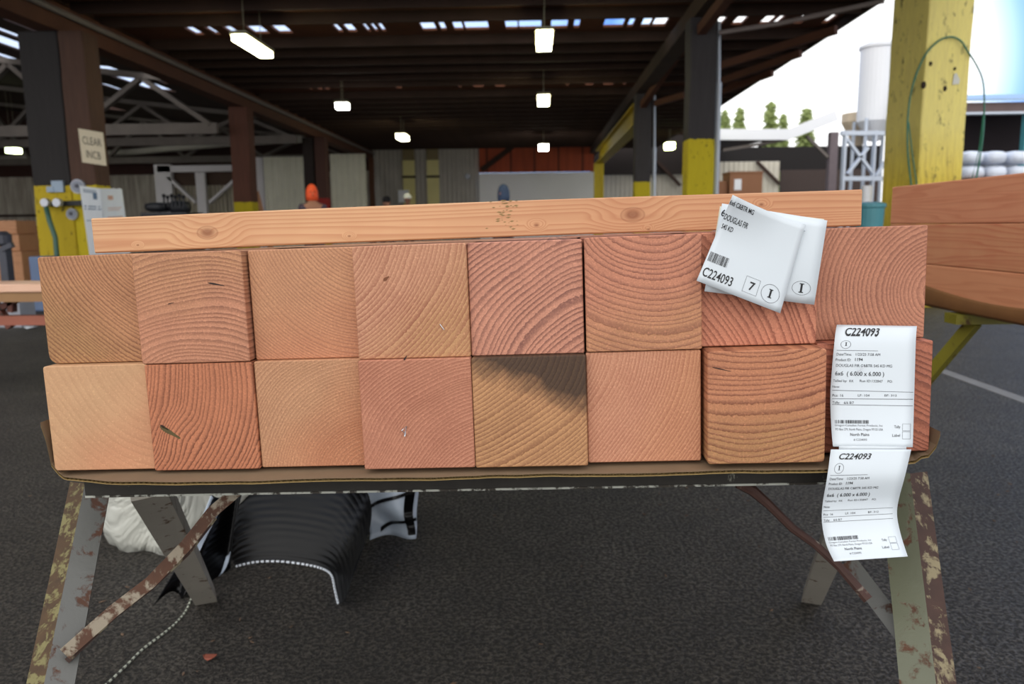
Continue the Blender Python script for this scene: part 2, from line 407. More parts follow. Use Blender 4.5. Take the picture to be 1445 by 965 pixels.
p = on_post(1348, 112); MB().add([p + pn*.012 + pu*a + Vector((0, 0, b_)) for a, b_ in ((-.04, -.06), (.045, -.05), (.05, .0), (.0, .07), (-.03, .05))] + [p + pu*a + Vector((0, 0, b_)) for a, b_ in ((-.04, -.06), (.045, -.05), (.05, .0), (.0, .07), (-.03, .05))], [(0,1,2,3,4), (9,8,7,6,5)] + [(i, i+5, (i+1) % 5+5, (i+1) % 5) for i in range(5)]).build('torn_notice', plain('torn_paper', srgb(206, 206, 196), .6), yp, origin=yp.location)
# downpipes on the right row
galv = plain('galvanised_pipe', srgb(196, 204, 214), .4, .2, .2, 6)
for (px, Y, ztop, lab) in ((1004.5, 11.72, H + 2.05, 'pale downpipe strapped to the grey and yellow post nearest the yard'), (919, 18.02, H + 1.75, 'pale downpipe strapped to the farther grey and yellow post')):
    x = at(px, 200, Y).x + .075
    b = MB().tube([(x, Y, 0), (x, Y, ztop)], .045, 10).tube([(x, Y, ztop), (x - .02, Y, H + 2.9)], .028, 8)
    tag(b.build('downpipe', galv, origin=(x, Y, 0)), lab, 'pipe')
# conduit arm reaching out from the near right post to the eave
b = MB().tube([at(1015, 46, 11.5), at(1100, 33, 11.2), at(1248, 1, 10.6)], .035, 8)
tag(b.build('conduit_arm', plain('arm_grey', srgb(128, 116, 112), .5)), 'thin grey brown conduit running from the right post out to the eave', 'pipe')
# knee braces
for (a, bb, lab) in (((906, 150, 17.9), (968, 60, 15.2), 'brown knee brace from the farther grey post up to the girder'),
                     ((990, 42, 11.5), (1040, -22, 10.0), 'brown knee brace above the nearer grey post at the top edge')):
    o = MB().bar(at(*a), at(*bb), .12, .14).build('knee_brace', girder_wood, gr, origin=gr.location)
# sloping outriggers carrying the eave at right
k = 0
for (a, bb) in (((1010, 95, 14), (1180, 42, 12.2)), ((1008, 118, 16), (1130, 75, 14.4)), ((1008, 133, 18), (1090, 103, 16.6)), ((925, 146, 17.6), (966, 134, 16.4))):
    MB().bar(at(*a), at(*bb), .09, .12).build('eave_strut', girder_wood, gr, origin=gr.location)
    k += 1

# yellow runway beam and column
ym = chipped('crane_yellow', srgb(214, 190, 24), srgb(120, 90, 30), .72, .5, 6)
yb_ = thing('gantry_crane', at(845, 200, 29).xy.to_3d(), 'yellow steel gantry column with beam running to the farther grey post', 'crane')
xb = 2.42
b = MB().box((xb-.16, 18.22, H+2.28), (xb+.16, 29.2, H+2.32)).box((xb-.02, 18.22, H+2.32), (xb+.02, 29.2, H+2.72)).box((xb-.16, 18.22, H+2.72), (xb+.16, 29.2, H+2.76))
b.build('runway_beam', ym, yb_)
b = MB(); xc = at(845, 230, 29).x
b.box((xc-.17, 28.85, 0), (xc-.13, 29.15, H+2.28)).box((xc+.13, 28.85, 0), (xc+.17, 29.15, H+2.28)).box((xc-.13, 28.98, 0), (xc+.13, 29.02, H+2.28))
b.build('column', ym, yb_)

# corrugated walls ---------------------------------------------------
def corr(x0, x1, y0, y1, z0, z1, pitch=.24, amp=.05):
    n = int(math.hypot(x1-x0, y1-y0) / pitch); b = MB()
    dx, dy = x1-x0, y1-y0; ln = math.hypot(dx, dy); nx, ny = -dy/ln, dx/ln
    prof = []
    for i in range(n):
        for t, a in ((0, 0), (.35, 0), (.5, 1), (.85, 1)):
            s = (i + t) / n; prof.append((x0+dx*s+nx*amp*a, y0+dy*s+ny*amp*a))
    prof.append((x1, y1))
    m = len(prof); vs = [(p[0], p[1], z) for z in (z0, z1) for p in prof]; fs = [(i, i+1, m+i+1, m+i) for i in range(m-1)]
    vs += [(p[0]+nx*.006, p[1]+ny*.006, z) for z in (z0, z1) for p in prof]; o = 2*m
    fs += [(o+i, o+m+i, o+m+i+1, o+i+1) for i in range(m-1)] + [(m+i, m+i+1, o+m+i+1, o+m+i) for i in range(m-1)]
    return b.add(vs, fs)
cw = NT('corrugated_steel'); v = cw.tc.outputs['Object']
c = cw.mix(cw.ramp(cw.noise(cw.mapping(v, sc=(2.2, 2.2, .3)), 2, 5, .6), [(.35, 0.), (.7, 1.)]), srgb(214, 208, 194), srgb(160, 148, 134))
cw.color(c); cw.rough(.55); corr_m = cw.m
cwl = plain('corrugated_light', srgb(226, 224, 206), .5, 0, .25, 2)
xa, xm, xc_ = -27, at(524, 240, 32.4).x, at(676, 240, 32.4).x
struct(corr(xa, xm, 33.4, 32.0, 0, H + 2.35).build('wall_back', corr_m))
struct(corr(xm, xc_, 32.4, 32.4, 0, H + 3.3, .18, .04).build('wall_centre', plain('corr_centre', srgb(190, 184, 174), .6, 0, .3, 2)))
struct(MB().box((xa, 33.5, H + 2.3), (xm + .3, 33.6, H + 5.5)).build('wall_gable', plain('gable_dark', srgb(58, 34, 28), .9, 0, .5, 1.2)))
wb = MB().box((xa, 33.2, H + 2.3), (xm, 33.3, H + 2.85)).build('trim_2', plain('wall_plate', srgb(70, 40, 32), .85, 0, .4, 1)); struct(wb)
# girt along the left wall
gt = MB().box((xa, 33.0, H + .66), (at(66, 290, 33).x, 33.1, H + .76)).build('wall_girt', plain('girt_brown', srgb(60, 38, 30), .8)); tag(gt, 'dark brown rail crossing the corrugated wall left of the double post', 'rail')
# red-brown boards above a white panel
x_a, x_b = at(676, 240, 32.2).x, at(838, 240, 32.2).x
zt, zb = at(750, 243, 32.2).z, at(750, 204, 32.2).z + .3
bw = NT('barn_boards'); v = bw.tc.outputs['Object']; sx = bw.n.new('ShaderNodeSeparateXYZ'); bw.l.new(v, sx.inputs[0])
st = bw.math('FRACT', bw.math('MULTIPLY', sx.outputs[0], 1.02))
c = bw.mix(bw.ramp(st, [(.0, 1.), (.06, 0.), (.94, 0.), (1, 1.)]), bw.mix(bw.noise(bw.mapping(v, sc=(3, 1, .3)), 2, 4), srgb(190, 86, 48), srgb(120, 52, 34)), srgb(44, 22, 16))
bw.color(c); bw.rough(.8)
struct(MB().box((x_a, 32.2, zt), (x_b, 32.3, zb)).build('wall_boards', bw.m))
struct(MB().box((x_a, 32.15, 0), (x_b, 32.3, zt - .02)).build('wall_white', plain('white_panel', srgb(240, 240, 240), .6, 0, .12, 1)))
db_ = MB().bar(Vector((x_a + .1, 32.1, zt + .1)), Vector((x_a + 1.5, 32.1, zb - .3)), .1, .2); tag(db_.build('wall_brace', rust_wood), 'dark diagonal brace on the red brown boards', 'brace')
# far wall seen on the right through the sheds
x_c, x_d = at(850, 240, 34.5).x, at(1004, 190, 30).x - .06
struct(corr(x_c, x_d, 34.5, 34.5, 0, H + 2.3, .2).build('wall_far', plain('corr_far', srgb(210, 204, 190), .5, 0, .25, 2)))
struct(MB().box((x_b, 34.3, H + 2.2), (x_d, 34.45, H + 4.2)).build('wall_far_upper', plain('far_dark', srgb(40, 32, 30), .9)))
k = 0
for (a, bb, lab) in (((928, 228, 34.2), (960, 262, 34.2), 'dark diagonal brace on the pale far wall between the two grey posts'),):
    tag(MB().bar(at(*a), at(*bb), .1, .14).build('wall_brace', rust_wood), lab, 'brace')
# translucent yellow panels in the grey wall (a daylight strip each)
ylw = plain('yellow_panel', srgb(238, 226, 150), .4, 0, .25, 1)
for i, (pa_, pb_) in enumerate(((568, 585), (602, 619))):
    o = thing('wall_panel', (at(pa_, 240, 32.2).x, 32.2, H + .2), ['left one of two tall yellowish panels in the grey corrugated wall', 'right one of two tall yellowish panels in the grey corrugated wall'][i], 'panel')
    x0_, x1_ = at(pa_, 240, 32.25).x, at(pb_, 240, 32.25).x
    MB().box((x0_, 32.3, H + .3), (x1_, 32.34, at(570, 251, 32.2).z)).build('lower_pane', ylw, o)
    MB().box((x0_, 32.3, at(570, 248, 32.2).z), (x1_, 32.34, at(570, 226, 32.2).z)).build('middle_pane', ylw, o)
    MB().box((x0_, 32.3, at(570, 226, 32.2).z), (x1_, 32.34, at(570, 208, 32.2).z)).build('upper_pane', plain('yellow_panel_dark', srgb(140, 122, 78), .5), o)
    MB().box((x0_ - .03, 32.26, at(570, 251, 32.2).z), (x1_ + .03, 32.35, at(570, 248, 32.2).z)).build('crossbar', rust_wood, o)

# left wing: sloping roof with bright skylight openings, trusses --------------
lwz = lambda x: H + 2.36 + .12 * abs(x) + .12
def wing_hit(px, py):
    d = ray(px, py)      # solve z on plane
    # H + d.z t = H+2.48+.12*(-d.x t)
    t = 2.48 / (d.z + .12 * d.x); return Vector((d.x*t, d.y*t, H + d.z*t))
Xw0, Xw1, Yw0, Yw1 = -27, -6.93, 7, 33.5
holes = []
for (px, py, wx, wy) in ((16, 62, .55, 1.3), (37, 56, .22, 1.0), (41, 38, .22, .5), (3, 79, .3, .7), (183, 111, .62, 1.7), (210, 98, .36, .6), (158, 123, .2, .6), (133, 146, .5, 1.6), (203, 108, .1, .4), (222, 113, .1, .5)):
    h_ = wing_hit(px, py); wx *= 1.3; wy *= 1.9; holes.append((h_.x - wx/2, h_.x + wx/2, h_.y - wy/2, h_.y + wy/2))
ys = sorted({Yw0, Yw1, *[h[2] for h in holes], *[h[3] for h in holes]}); xs_ = sorted({Xw0, Xw1, *[h[0] for h in holes], *[h[1] for h in holes]})
b = MB()
for i in range(len(ys)-1):
    run = None
    for j in range(len(xs_)-1):
        cx, cy = (xs_[j]+xs_[j+1])/2, (ys[i]+ys[i+1])/2
        inh = any(h[0] < cx < h[1] and h[2] < cy < h[3] for h in holes)
        if not inh and run is None: run = xs_[j]
        if run is not None and (inh or j == len(xs_)-2):
            e = xs_[j] if inh else xs_[j+1]
            b.add([(run, ys[i], lwz(run)), (e, ys[i], lwz(e)), (e, ys[i+1], lwz(e)), (run, ys[i+1], lwz(run)),
                   (run, ys[i], lwz(run)+.04), (e, ys[i], lwz(e)+.04), (e, ys[i+1], lwz(e)+.04), (run, ys[i+1], lwz(run)+.04)],
                  [(0,3,2,1),(4,5,6,7),(0,1,5,4),(1,2,6,5),(2,3,7,6),(3,0,4,7)]); run = None
struct(b.build('ceiling_wing', plain('wing_roof', srgb(66, 44, 36), .85, 0, .5, 2)))
struct(MB().box((-27.1, 7, 0), (-27, 33.6, H + 5.9)).build('wall_left', corr_m))
def truss(Y, lab):
    t = thing('roof_truss', (-7.3, Y, H + 2.0), lab, 'truss', None)
    zb_ = H + (2.15 if Y < 22 else 2.55)
    MB().box((-22, Y-.06, zb_), (-7.15, Y+.06, zb_+.24)).build('bottom_chord', truss_wood, t)
    MB().bar(Vector((-7.15, Y, lwz(-7.15)-.1)), Vector((-22, Y, lwz(-22)-.1)), .12, .2, up=Vector((0, 1, 0))).build('top_chord', truss_wood, t)
    xs = [-7.3 - 1.5*i for i in range(10)]
    for i in range(9):
        a_, c_ = xs[i], xs[i+1]
        p, q = (Vector((a_, Y, zb_+.2)), Vector((c_, Y, lwz(c_)-.15))) if i % 2 == 0 else (Vector((a_, Y, lwz(a_)-.15)), Vector((c_, Y, zb_+.2)))
        MB().bar(p, q, .1, .16, up=Vector((0, 1, 0))).build('web', truss_wood, t)
truss(17.6, 'grey timber roof truss in the left bay, nearest one')
truss(23.5, 'grey timber roof truss in the left bay, middle one behind')
truss(29.5, 'grey timber roof truss in the left bay, farthest one by the wall')
p_ = [at(-40, 226, 33), at(190, 214, 30), at(330, 201, 27.2), at(430, 196, 25.4)]
tag(MB().tube(p_, .12, 10).build('duct_pipe', plain('duct', srgb(190, 186, 176), .4, 0, .2, 2)), 'long pale overhead pipe running along the left bay below the trusses', 'pipe')

# white framed doorway ---------------------------------------------------
Yd = 28.5
wp = plain('white_frame_paint', srgb(228, 224, 228), .6, 0, .2, 2)
dr = thing('door_frame', (at(300, 290, Yd).x, Yd, 0), 'white painted timber door frame with diagonal braces behind the brown post', 'door frame')
def pbox(x0, y0, x1, y1, Y, d, name, mat, parent, floor=False):
    a = at(x0, y1, Y); c_ = at(x1, y0, Y); z0 = 0 if floor else a.z
    return MB().box((a.x, Y, z0), (c_.x, Y + d, c_.z)).build(name, mat, parent)
pbox(222, 232, 371, 243, Yd, .2, 'header', wp, dr)
pbox(222, 232, 240, 300, Yd, .2, 'jamb', wp, dr, True); pbox(357, 222, 370, 300, Yd - .05, .2, 'jamb', wp, dr, True)
pbox(279, 243, 288, 300, Yd, .15, 'mullion', wp, dr, True)
for a_, c_ in (((238, 250), (277, 286)), ((334, 252), (296, 286))):
    MB().bar(at(*a_, Yd + .1), at(*c_, Yd + .1), .1, .2, up=Vector((0, 1, 0))).build('brace', wp, dr)
pbox(240, 243, 357, 262, Yd + .3, .05, 'upper_panel', plain('door_dark', srgb(78, 58, 46), .8), dr)
b = MB()
for i in range(22):
    x = at(242 + i * 5.3, 270, Yd + .4).x; b.box((x, Yd + .4, 0), (x + .07, Yd + .45, at(300, 258, Yd).z))
b.build('picket_gate', plain('picket_light', srgb(186, 176, 152), .7), dr)
# light corrugated panel bay right of it
o = corr(at(368, 240, 28).x, at(428, 240, 28).x, 28.3, 28.3, 0, at(400, 220, 28).z, .2, .04).build('corrugated_panel', cwl, origin=(at(400, 240, 28.3).x, 28.3, 0)); tag(o, 'pale corrugated panel between the brown post and the black post', 'panel')
o = corr(at(463, 240, 28).x, at(514, 240, 28).x, 28.3, 28.3, 0, at(480, 216, 28).z, .2, .04).build('corrugated_panel', cwl, origin=(at(485, 240, 28.3).x, 28.3, 0)); tag(o, 'pale corrugated panel right of the post with the red band', 'panel')

# ceiling lamps ----------------------------------------------------------
lampM = emit('lamp_glow', (1, .93, .55, 1), 24); lampW = emit('lamp_glow_white', (1, .98, .88, 1), 24)
hous = plain('lamp_housing', srgb(150, 146, 120), .5)
def lamp(px, py, z, ln, wd, ht, lab, mat=lampM, up=None):
    d = ray(px, py); t = (z) / d.z; c_ = Vector((d.x*t, d.y*t, H + z))
    o = thing('ceiling_lamp', c_, lab, 'lamp')
    x, y, zz_ = c_
    MB().box((x-wd/2, y-ln/2, zz_-ht), (x+wd/2, y+ln/2, zz_)).build('diffuser', mat, o)
    MB().box((x-wd/2-.02, y-ln/2-.02, zz_+.001), (x+wd/2+.02, y+ln/2+.02, zz_+.05)).build('housing', hous, o)
    top = up if up else Z0
    for s in (-1, 1): MB().tube([(x, y + s*ln*.3, zz_+.05), (x, y + s*ln*.3, top)], .006, 6).build('hanger_rod', hous, o)
lamp(768, 54, 2.75, .95, .22, .08, 'bright square strip lamp, nearest of the three above the centre', lampM)
lamp(767, 138, 2.75, .75, .24, .12, 'smaller glowing lamp, middle of the three above the centre', lampM)
lamp(767, 205, 2.75, .6, .32, .16, 'small white lamp low over the red brown boards', lampW)
lamp(357, 62, 2.75, 1.15, .2, .08, 'long yellowish strip lamp at upper left under the roof', lampM)
lamp(483, 146, 2.75, .22, .26, .12, 'small white lamp left of centre beside the girder', lampW)
lamp(568, 191, 2.75, .8, .26, .12, 'small yellowish lamp over the grey corrugated wall', lampM)
lamp(19, 209, 2.75, .4, .28, .16, 'small greenish lamp at the far left edge', emit('lamp_green', (.85, 1, .5, 1), 16), up=lwz(at(19, 209, 28).x))
lamp(945, 202, 2.75, .5, .28, .2, 'round yellow lamp between the two grey posts', emit('lamp_yellow', (.9, 1, .45, 1), 18))

# ================================================================== OUTSIDE RIGHT
# open shed across the yard with a white gutter
sh = thing('yard_shed', (8.5, 30, 0), 'open timber shed across the yard with a white roof edge', 'shed')
white = plain('gutter_white', srgb(238, 240, 244), .4, 0, .05, 2)
a_, b_, c_ = at(1005, 190, 30), at(1112, 190, 30), at(1180, 163, 30)
MB().sweep([a_, b_, c_], [(-.1, -.2), (.1, -.2), (.1, .2), (-.1, .2)]).build('gutter', white, sh)
MB().add([a_ + Vector((0, .1, .12)), b_ + Vector((0, .1, .12)), b_ + Vector((0, 12, .7)), a_ + Vector((0, 12, .7)), a_ + Vector((0, .1, -.05)), b_ + Vector((0, .1, -.05)), b_ + Vector((0, 12, .5)), a_ + Vector((0, 12, .5))],
         [(0,1,2,3),(7,6,5,4),(0,4,5,1),(1,5,6,2),(2,6,7,3),(3,7,4,0)]).build('roof', rust_wood, sh)
MB().add([b_ + Vector((.02, .1, -.1)), c_ + Vector((0, .1, -.1)), c_ + Vector((0, 4, -.1)), b_ + Vector((.02, 4, -.1)), b_ + Vector((.02, .1, .1)), c_ + Vector((0, .1, .1)), c_ + Vector((0, 4, .1)), b_ + Vector((.02, 4, .1))],
         [(0,3,2,1),(4,5,6,7),(0,1,5,4),(1,2,6,5),(2,3,7,6),(3,0,4,7)]).build('raised_roof', rust_wood, sh)
pbox(1100, 238, 1245, 300, 41, .2, 'back_wall', plain('shed_back', srgb(70, 58, 54), .9), sh, True)
corr(at(1008, 240, 40).x, at(1100, 240, 40).x, 40, 40, 0, at(1050, 228, 40).z, .24).build('side_wall', plain('corr_far2', srgb(214, 208, 192), .5, 0, .25, 2), sh)
MB().bar(at(1068, 228, 39.8), at(1100, 260, 39.8), .12, .16).build('brace', rust_wood, sh)
pbox(1008, 205, 1245, 243, 41.5, .2, 'back_wall', plain('shed_shade_band', srgb(30, 26, 26), .9), sh)  # near-black band, paints in the shade deep inside the shed
for (x0_, x1_) in ((1012, 1017), (1167, 1184)):
    pbox(x0_, 186, x1_, 300, 30.1, .3, 'shed_post', plain('shed_post', srgb(120, 108, 112), .8), sh, True)
MB().bar(at(1020, 212, 30.2), at(1105, 198, 30.2), .1, .16, up=Vector((0, 1, 0))).build('brace', truss_wood, sh)
MB().bar(at(1138, 192, 30.2), at(1168, 222, 30.2), .1, .16, up=Vector((0, 1, 0))).build('brace', truss_wood, sh)
# carton and pallets
card = plain('carton', srgb(150, 104, 74), .8, 0, .15, 3)
o = thing('cardboard_carton', (at(1052, 270, 26).x, 26, 0), 'large brown carton with a white label inside the yard shed', 'carton')
x0_, x1_ = at(1030, 250, 26).x, at(1076, 250, 26).x; zt_ = at(1050, 244, 26).z
MB().box((x0_, 26, 0), (x1_, 27, zt_)).build('body', card, o); MB().box((x0_ + .15, 25.99, zt_ - .55), (x0_ + .38, 25.999, zt_ - .2)).build('paper_label', white, o)
MB().box((x0_ - .02, 25.98, zt_), (x1_ + .02, 27.02, zt_ + .05)).build('lid', card, o)
o = MB().box((at(1006, 260, 26.5).x, 26.2, 0), (at(1024, 260, 26.5).x, 26.9, at(1020, 256, 26.5).z)).build('cardboard_carton', card, origin=(at(1020, 260, 26.5).x, 26.2, 0)); bevel(o, .03); tag(o, 'low brown carton just left of the large labelled carton', 'carton')
# steel frame with silo
fr = thing('silo_stand', (at(1210, 270, 22).x, 22, 0), 'pale steel braced stand below and left of the silo', 'stand')
fm = plain('frame_pale', srgb(196, 206, 220), .4, 0, .15, 3)
for (x0_, x1_) in ((1187, 1196), (1229, 1238), (1262, 1270)): pbox(x0_, 186, x1_, 300, 22, .2, 'column', fm, fr, True)
for yq in (188, 252): MB().bar(at(1187, yq, 22.1), at(1268, yq, 22.1), .12, .16, up=Vector((0, 1, 0))).build('crossbeam', fm, fr)
for p, q in (((1194, 195), (1232, 245)), ((1196, 245), (1225, 208)), ((1236, 248), (1262, 210))):
    MB().bar(at(*p, 22.1), at(*q, 22.1), .07, .12, up=Vector((0, 1, 0))).build('brace', fm, fr)
cx = at(1236, 150, 23.2)
si = thing('silo', (cx.x, cx.y, H + 2.3), 'tall pale silo rising behind the yellow post at its left', 'silo')
r_ = .5
MB().lathe([(r_*.3, 2.35+H), (r_, 2.9+H), (r_, 4.9+H), (r_*1.08, 4.92+H), (r_*1.08, 5.0+H), (r_*.4, 5.15+H)], (cx.x, cx.y, 0), 28).build('tank', plain('silo_white', srgb(226, 228, 232), .4, 0, .06, 2), si, smooth=False)
b = MB()
for s in (-1, 1):
    for t in (-1, 1): b.tube([(cx.x + s*.45, cx.y + t*.45, 0), (cx.x + s*.42, cx.y + t*.42, H + 2.95)], .05, 6)
b.build('support_leg', fm, si)
# hopper / sheet metal chute glowing in the sun between frame and silo
o = MB().lathe([(.12, 0), (.5, .7), (.5, .95), (.46, .95)], (at(1215, 190, 24).x, 24.2, at(1215, 205, 24).z), 12).build('dust_hopper', plain('hopper_sand', srgb(214, 196, 170), .6)); tag(o, 'small sand coloured hopper on the pale steel frame', 'hopper')
# right shed with wrapped bundles
Yr = 21
rs = thing('storage_shed', (at(1410, 270, Yr).x, Yr, 0), 'open storage shed with pale blue metal roof right of the yellow post', 'shed')
x0_, x1_ = at(1330, 150, Yr).x, at(1600, 150, Yr).x
za, zb_, zc = at(1400, 124, Yr).z, at(1400, 139, Yr).z, at(1400, 157, Yr).z
b = MB().add([(x0_, Yr, zb_), (x1_, Yr, zb_), (x1_, Yr+3, za+.3), (x0_, Yr+3, za+.3), (x0_, Yr, zb_-.06), (x1_, Yr, zb_-.06), (x1_, Yr+3, za+.24), (x0_, Yr+3, za+.24)], [(0,1,2,3),(7,6,5,4),(0,4,5,1),(1,5,6,2),(2,6,7,3),(3,7,4,0)])
b.build('metal_roof', plain('roof_blue', srgb(150, 178, 208), .35, .1, .2, 3), rs)
MB().box((x0_, Yr+.1, zc), (x1_, Yr+.25, zb_-.08)).build('fascia', plain('fascia_brown', srgb(104, 86, 84), .7, 0, .4, 2), rs)
MB().box((x0_, Yr+.05, zc-.06), (x1_, Yr+.3, zc-.005)).build('edge_rail', fm, rs)
corr(x0_, x1_, Yr+3, Yr+3, 0, H+1.95, .22, .05).build('back_wall', plain('corr_blue', srgb(170, 176, 184), .5, 0, .25, 2), rs)
MB().box((x0_, Yr+2.8, H+1.95), (x1_, Yr+2.9, H+3.2)).build('upper_shade_panel', plain('shed_interior_shade', srgb(40, 32, 36), .9), rs)  # dark panel standing in for the shade under the storage shed roof
pbox(1437, 157, 1452, 300, Yr + .1, .2, 'teal_post', plain('teal', srgb(70, 150, 160), .5), rs, True)
wrapm = plain('white_wrap', srgb(214, 222, 236), .25, 0, .2, 3, .2)
def lump(b, cx, cy, cz, rx, ry, rz, seed, nu=18, nv=10, pw=.55):
    vs = []; fs = []
    for j in range(nv + 1):
        th = math.pi * j / nv
        for i in range(nu):
            ph = 2 * math.pi * i / nu
            f = lambda q: math.copysign(abs(q) ** pw, q)
            x, y_, z = f(math.cos(ph)) * f(math.sin(th)), f(math.sin(ph)) * f(math.sin(th)), f(math.cos(th))
            k_ = 1 + .10 * mnoise.noise(Vector((x*2.2+seed, y_*2.2, z*2.2)))
            vs.append((cx + rx*x*k_, cy + ry*y_*k_, cz + rz*z*k_))
    for j in range(nv):
        for i in range(nu): fs.append((j*nu+i, j*nu+(i+1) % nu, (j+1)*nu+(i+1) % nu, (j+1)*nu+i))
    return b.add(vs, fs)
labs = ['white wrapped bundle, top left of the pile right of the yellow post', 'white wrapped bundle, top middle of the pile in the right shed', 'white wrapped bundle, top right of the pile at the frame edge',
        'white wrapped bundle, lower left of the pile right of the yellow post', 'white wrapped bundle, lower middle of the pile in the right shed', 'white wrapped bundle, lower right of the pile at the frame edge']
for i in range(6):
    px = (1376, 1408, 1440)[i % 3]; row = i // 3; c_ = at(px, (222, 243)[row], 18.6)
    b = lump(MB(), c_.x, 18.9, c_.z - (.0 if row == 0 else .0), .235, .40, .155, i * 3.1)
    tag(b.build('wrapped_bundle', wrapm, origin=(c_.x, 18.9, c_.z - .2), smooth=True), labs[i], 'bundle', 'white wrapped bundles in the right shed')
c_ = at(1408, 254, 18.6)
o = MB()
o.box((at(1358, 250, 18.6).x, 18.4, 0), (at(1460, 250, 18.6).x, 19.4, c_.z - .0)); tag(o.build('timber_bunk', card, origin=(c_.x, 18.9, 0)), 'brown bunk of timber below the white wrapped bundles', 'timber stack')
# teal bin seen in the gap between the two lumber stacks
c_ = at(1228, 300, 9); b = MB().lathe([(.13, 0), (.15, .55), (.165, .56), (.165, .6), (.1, .62)], (c_.x, 9, c_.z - .5), 20)
b.lathe([(.15, 0), (.15, .5)], (c_.x, 9, 0), 16)
tag(b.build('drum', plain('teal_drum', srgb(70, 140, 150), .4), origin=(c_.x, 9, 0)), 'teal drum seen between the two lumber stacks', 'drum')
o = MB().tube([at(1222, 320, 9.5), at(1221, 262, 9.5)], .05, 10); o.v[0:0] = []
q_ = at(1224, 262, 9.6); tag(MB().tube([(q_.x, 9.6, 0), (q_.x, 9.6, q_.z)], .06, 12).build('bollard', white, origin=(q_.x, 9.6, 0)), 'white bollard pole just right of the plank end', 'pole')
# trees far off
leafm = NT('conifer_green'); v = leafm.tc.outputs['Object']; leafm.color(leafm.mix(leafm.noise(v, 5, 4), srgb(110, 130, 74), srgb(168, 178, 112))); leafm.rough(.8)
trunkm = plain('trunk', srgb(80, 60, 44), .9)
def tree(px0, px1, ptop, Y, seed, lab):
    xm_ = at((px0+px1)/2, ptop, Y); w_ = (at(px1, ptop, Y).x - at(px0, ptop, Y).x) / 2; rnd = random.Random(seed)
    t = thing('conifer_tree', (xm_.x, Y, 0), lab, 'tree')
    MB().tube([(xm_.x, Y, 0), (xm_.x, Y, xm_.z * .95)], .18, 8, scales=[1, .3]).build('trunk', trunkm, t)
    b = MB(); zt_ = xm_.z
    for k in range(1500):
        h_ = rnd.random() ** .8; z = zt_ - h_ * (zt_ - 2.5); rr = w_ * (.06 + 1.05 * h_ ** .7) * rnd.uniform(.15, 1)
        a = rnd.uniform(0, 6.28); s_ = rnd.uniform(.18, .42)
        c_ = Vector((xm_.x + rr*math.cos(a), Y + rr*math.sin(a), z)); d1 = Vector((math.cos(a), math.sin(a), rnd.uniform(-.4, .3))) * s_; d2 = Vector((-math.sin(a), math.cos(a), rnd.uniform(-.5, .5))) * s_ * .5
        b.add([c_ - d1*.3 + d2, c_ + d1, c_ - d1*.3 - d2, c_ + Vector((0, 0, s_*.5))], [(0,1,3), (1,2,3), (2,0,3), (0,2,1)])
    b.build('foliage', leafm.m, t)
tree(1006, 1040, 158, 58, 1, 'green conifer just right of the near grey post, left of three')
tree(1028, 1060, 153, 66, 2, 'green conifer beside the first one over the shed roof')
tree(1070, 1106, 146, 56, 3, 'tallest green conifer over the middle of the shed roof')
tree(1096, 1116, 162, 68, 4, 'thin green conifer right of the tallest one')
tree(1116, 1160, 155, 60, 5, 'bushy green conifer over the rising end of the gutter')

# white parking line on the yard
p = [atz(1312, 517, 0), atz(1470, 574, 0)]; d_ = (p[1]-p[0]).normalized(); n_ = Vector((-d_.y, d_.x, 0)) * .045
p[0] -= d_ * .6; p[1] += d_ * 1.5
o = MB().add([p[0]-n_, p[1]-n_, p[1]+n_, p[0]+n_, *[q + Vector((0,0,.002)) for q in (p[0]-n_, p[1]-n_, p[1]+n_, p[0]+n_)]], [(3,2,1,0),(4,5,6,7),(0,1,5,4),(1,2,6,5),(2,3,7,6),(3,0,4,7)])
tag(o.build('floor_line', plain('line_paint', srgb(126, 124, 122), .7, 0, .4, 9)), 'worn white line painted on the asphalt at right', 'line')

# ================================================================== MIDDLE DISTANCE
# board stack at right --------------------------------------------------
brd = [long_grain('fir_side_%d' % i, 1, c1, c2, gz=g_, seed=i * 2.3, rough=.4) for i, (c1, c2, g_) in enumerate((
    (srgb(214, 146, 110), srgb(194, 120, 88), 40), (srgb(210, 148, 108), srgb(188, 108, 78), 55), (srgb(220, 152, 112), srgb(204, 132, 94), 30)))]
xr = 1.50; labs = ['top timber of the lumber stack at the right edge, smooth reddish side', 'middle timber of the lumber stack at the right edge, striped grain', 'bottom timber of the lumber stack at the right edge']
zr = H + .147
def rbox(lo, hi, r=.004): return MB().box(lo, hi)
for k in range(3):
    z1 = zr - k * .1535; 
    o = MB().box((xr, .9 - .1*k, z1 - .1524), (xr + .1524, 3.32, z1)).build('fir_timber', brd[k], origin=(xr + .076, 2.2, z1 - .076)); bevel(o, .004)
    tag(o, labs[k], 'timber')
# cardboard sheet wrapped over lower part of the bottom one (curved brown edge)
m = NT('brown_card'); v = m.tc.outputs['Object']; m.color(m.mix(m.noise(v, 9, 4), srgb(136, 92, 52), srgb(108, 72, 40))); m.rough(.55)
def cf(u, v_):
    y = 3.32 - u * 2.6; top = zr - .389 + .028 * math.sin(u * 9 + 1.9) * (1 - .4*u) - .005 * u
    bot = zr - .462
    return (xr - .003 - .004 * math.sin(v_ * 3.1), y, top + (bot - top) * v_)
o = MB().grid(cf, 30, 6, Vector((.002, 0, 0)))
o.add([(xr, .72, zr - .465), (xr + .3, .72, zr - .465), (xr + .3, 3.32, zr - .465), (xr, 3.32, zr - .465), (xr, .72, zr - .4615), (xr + .3, .72, zr - .4615), (xr + .3, 3.32, zr - .4615), (xr, 3.32, zr - .4615)], [(0,3,2,1),(4,5,6,7),(0,1,5,4),(1,2,6,5),(2,3,7,6),(3,0,4,7)])
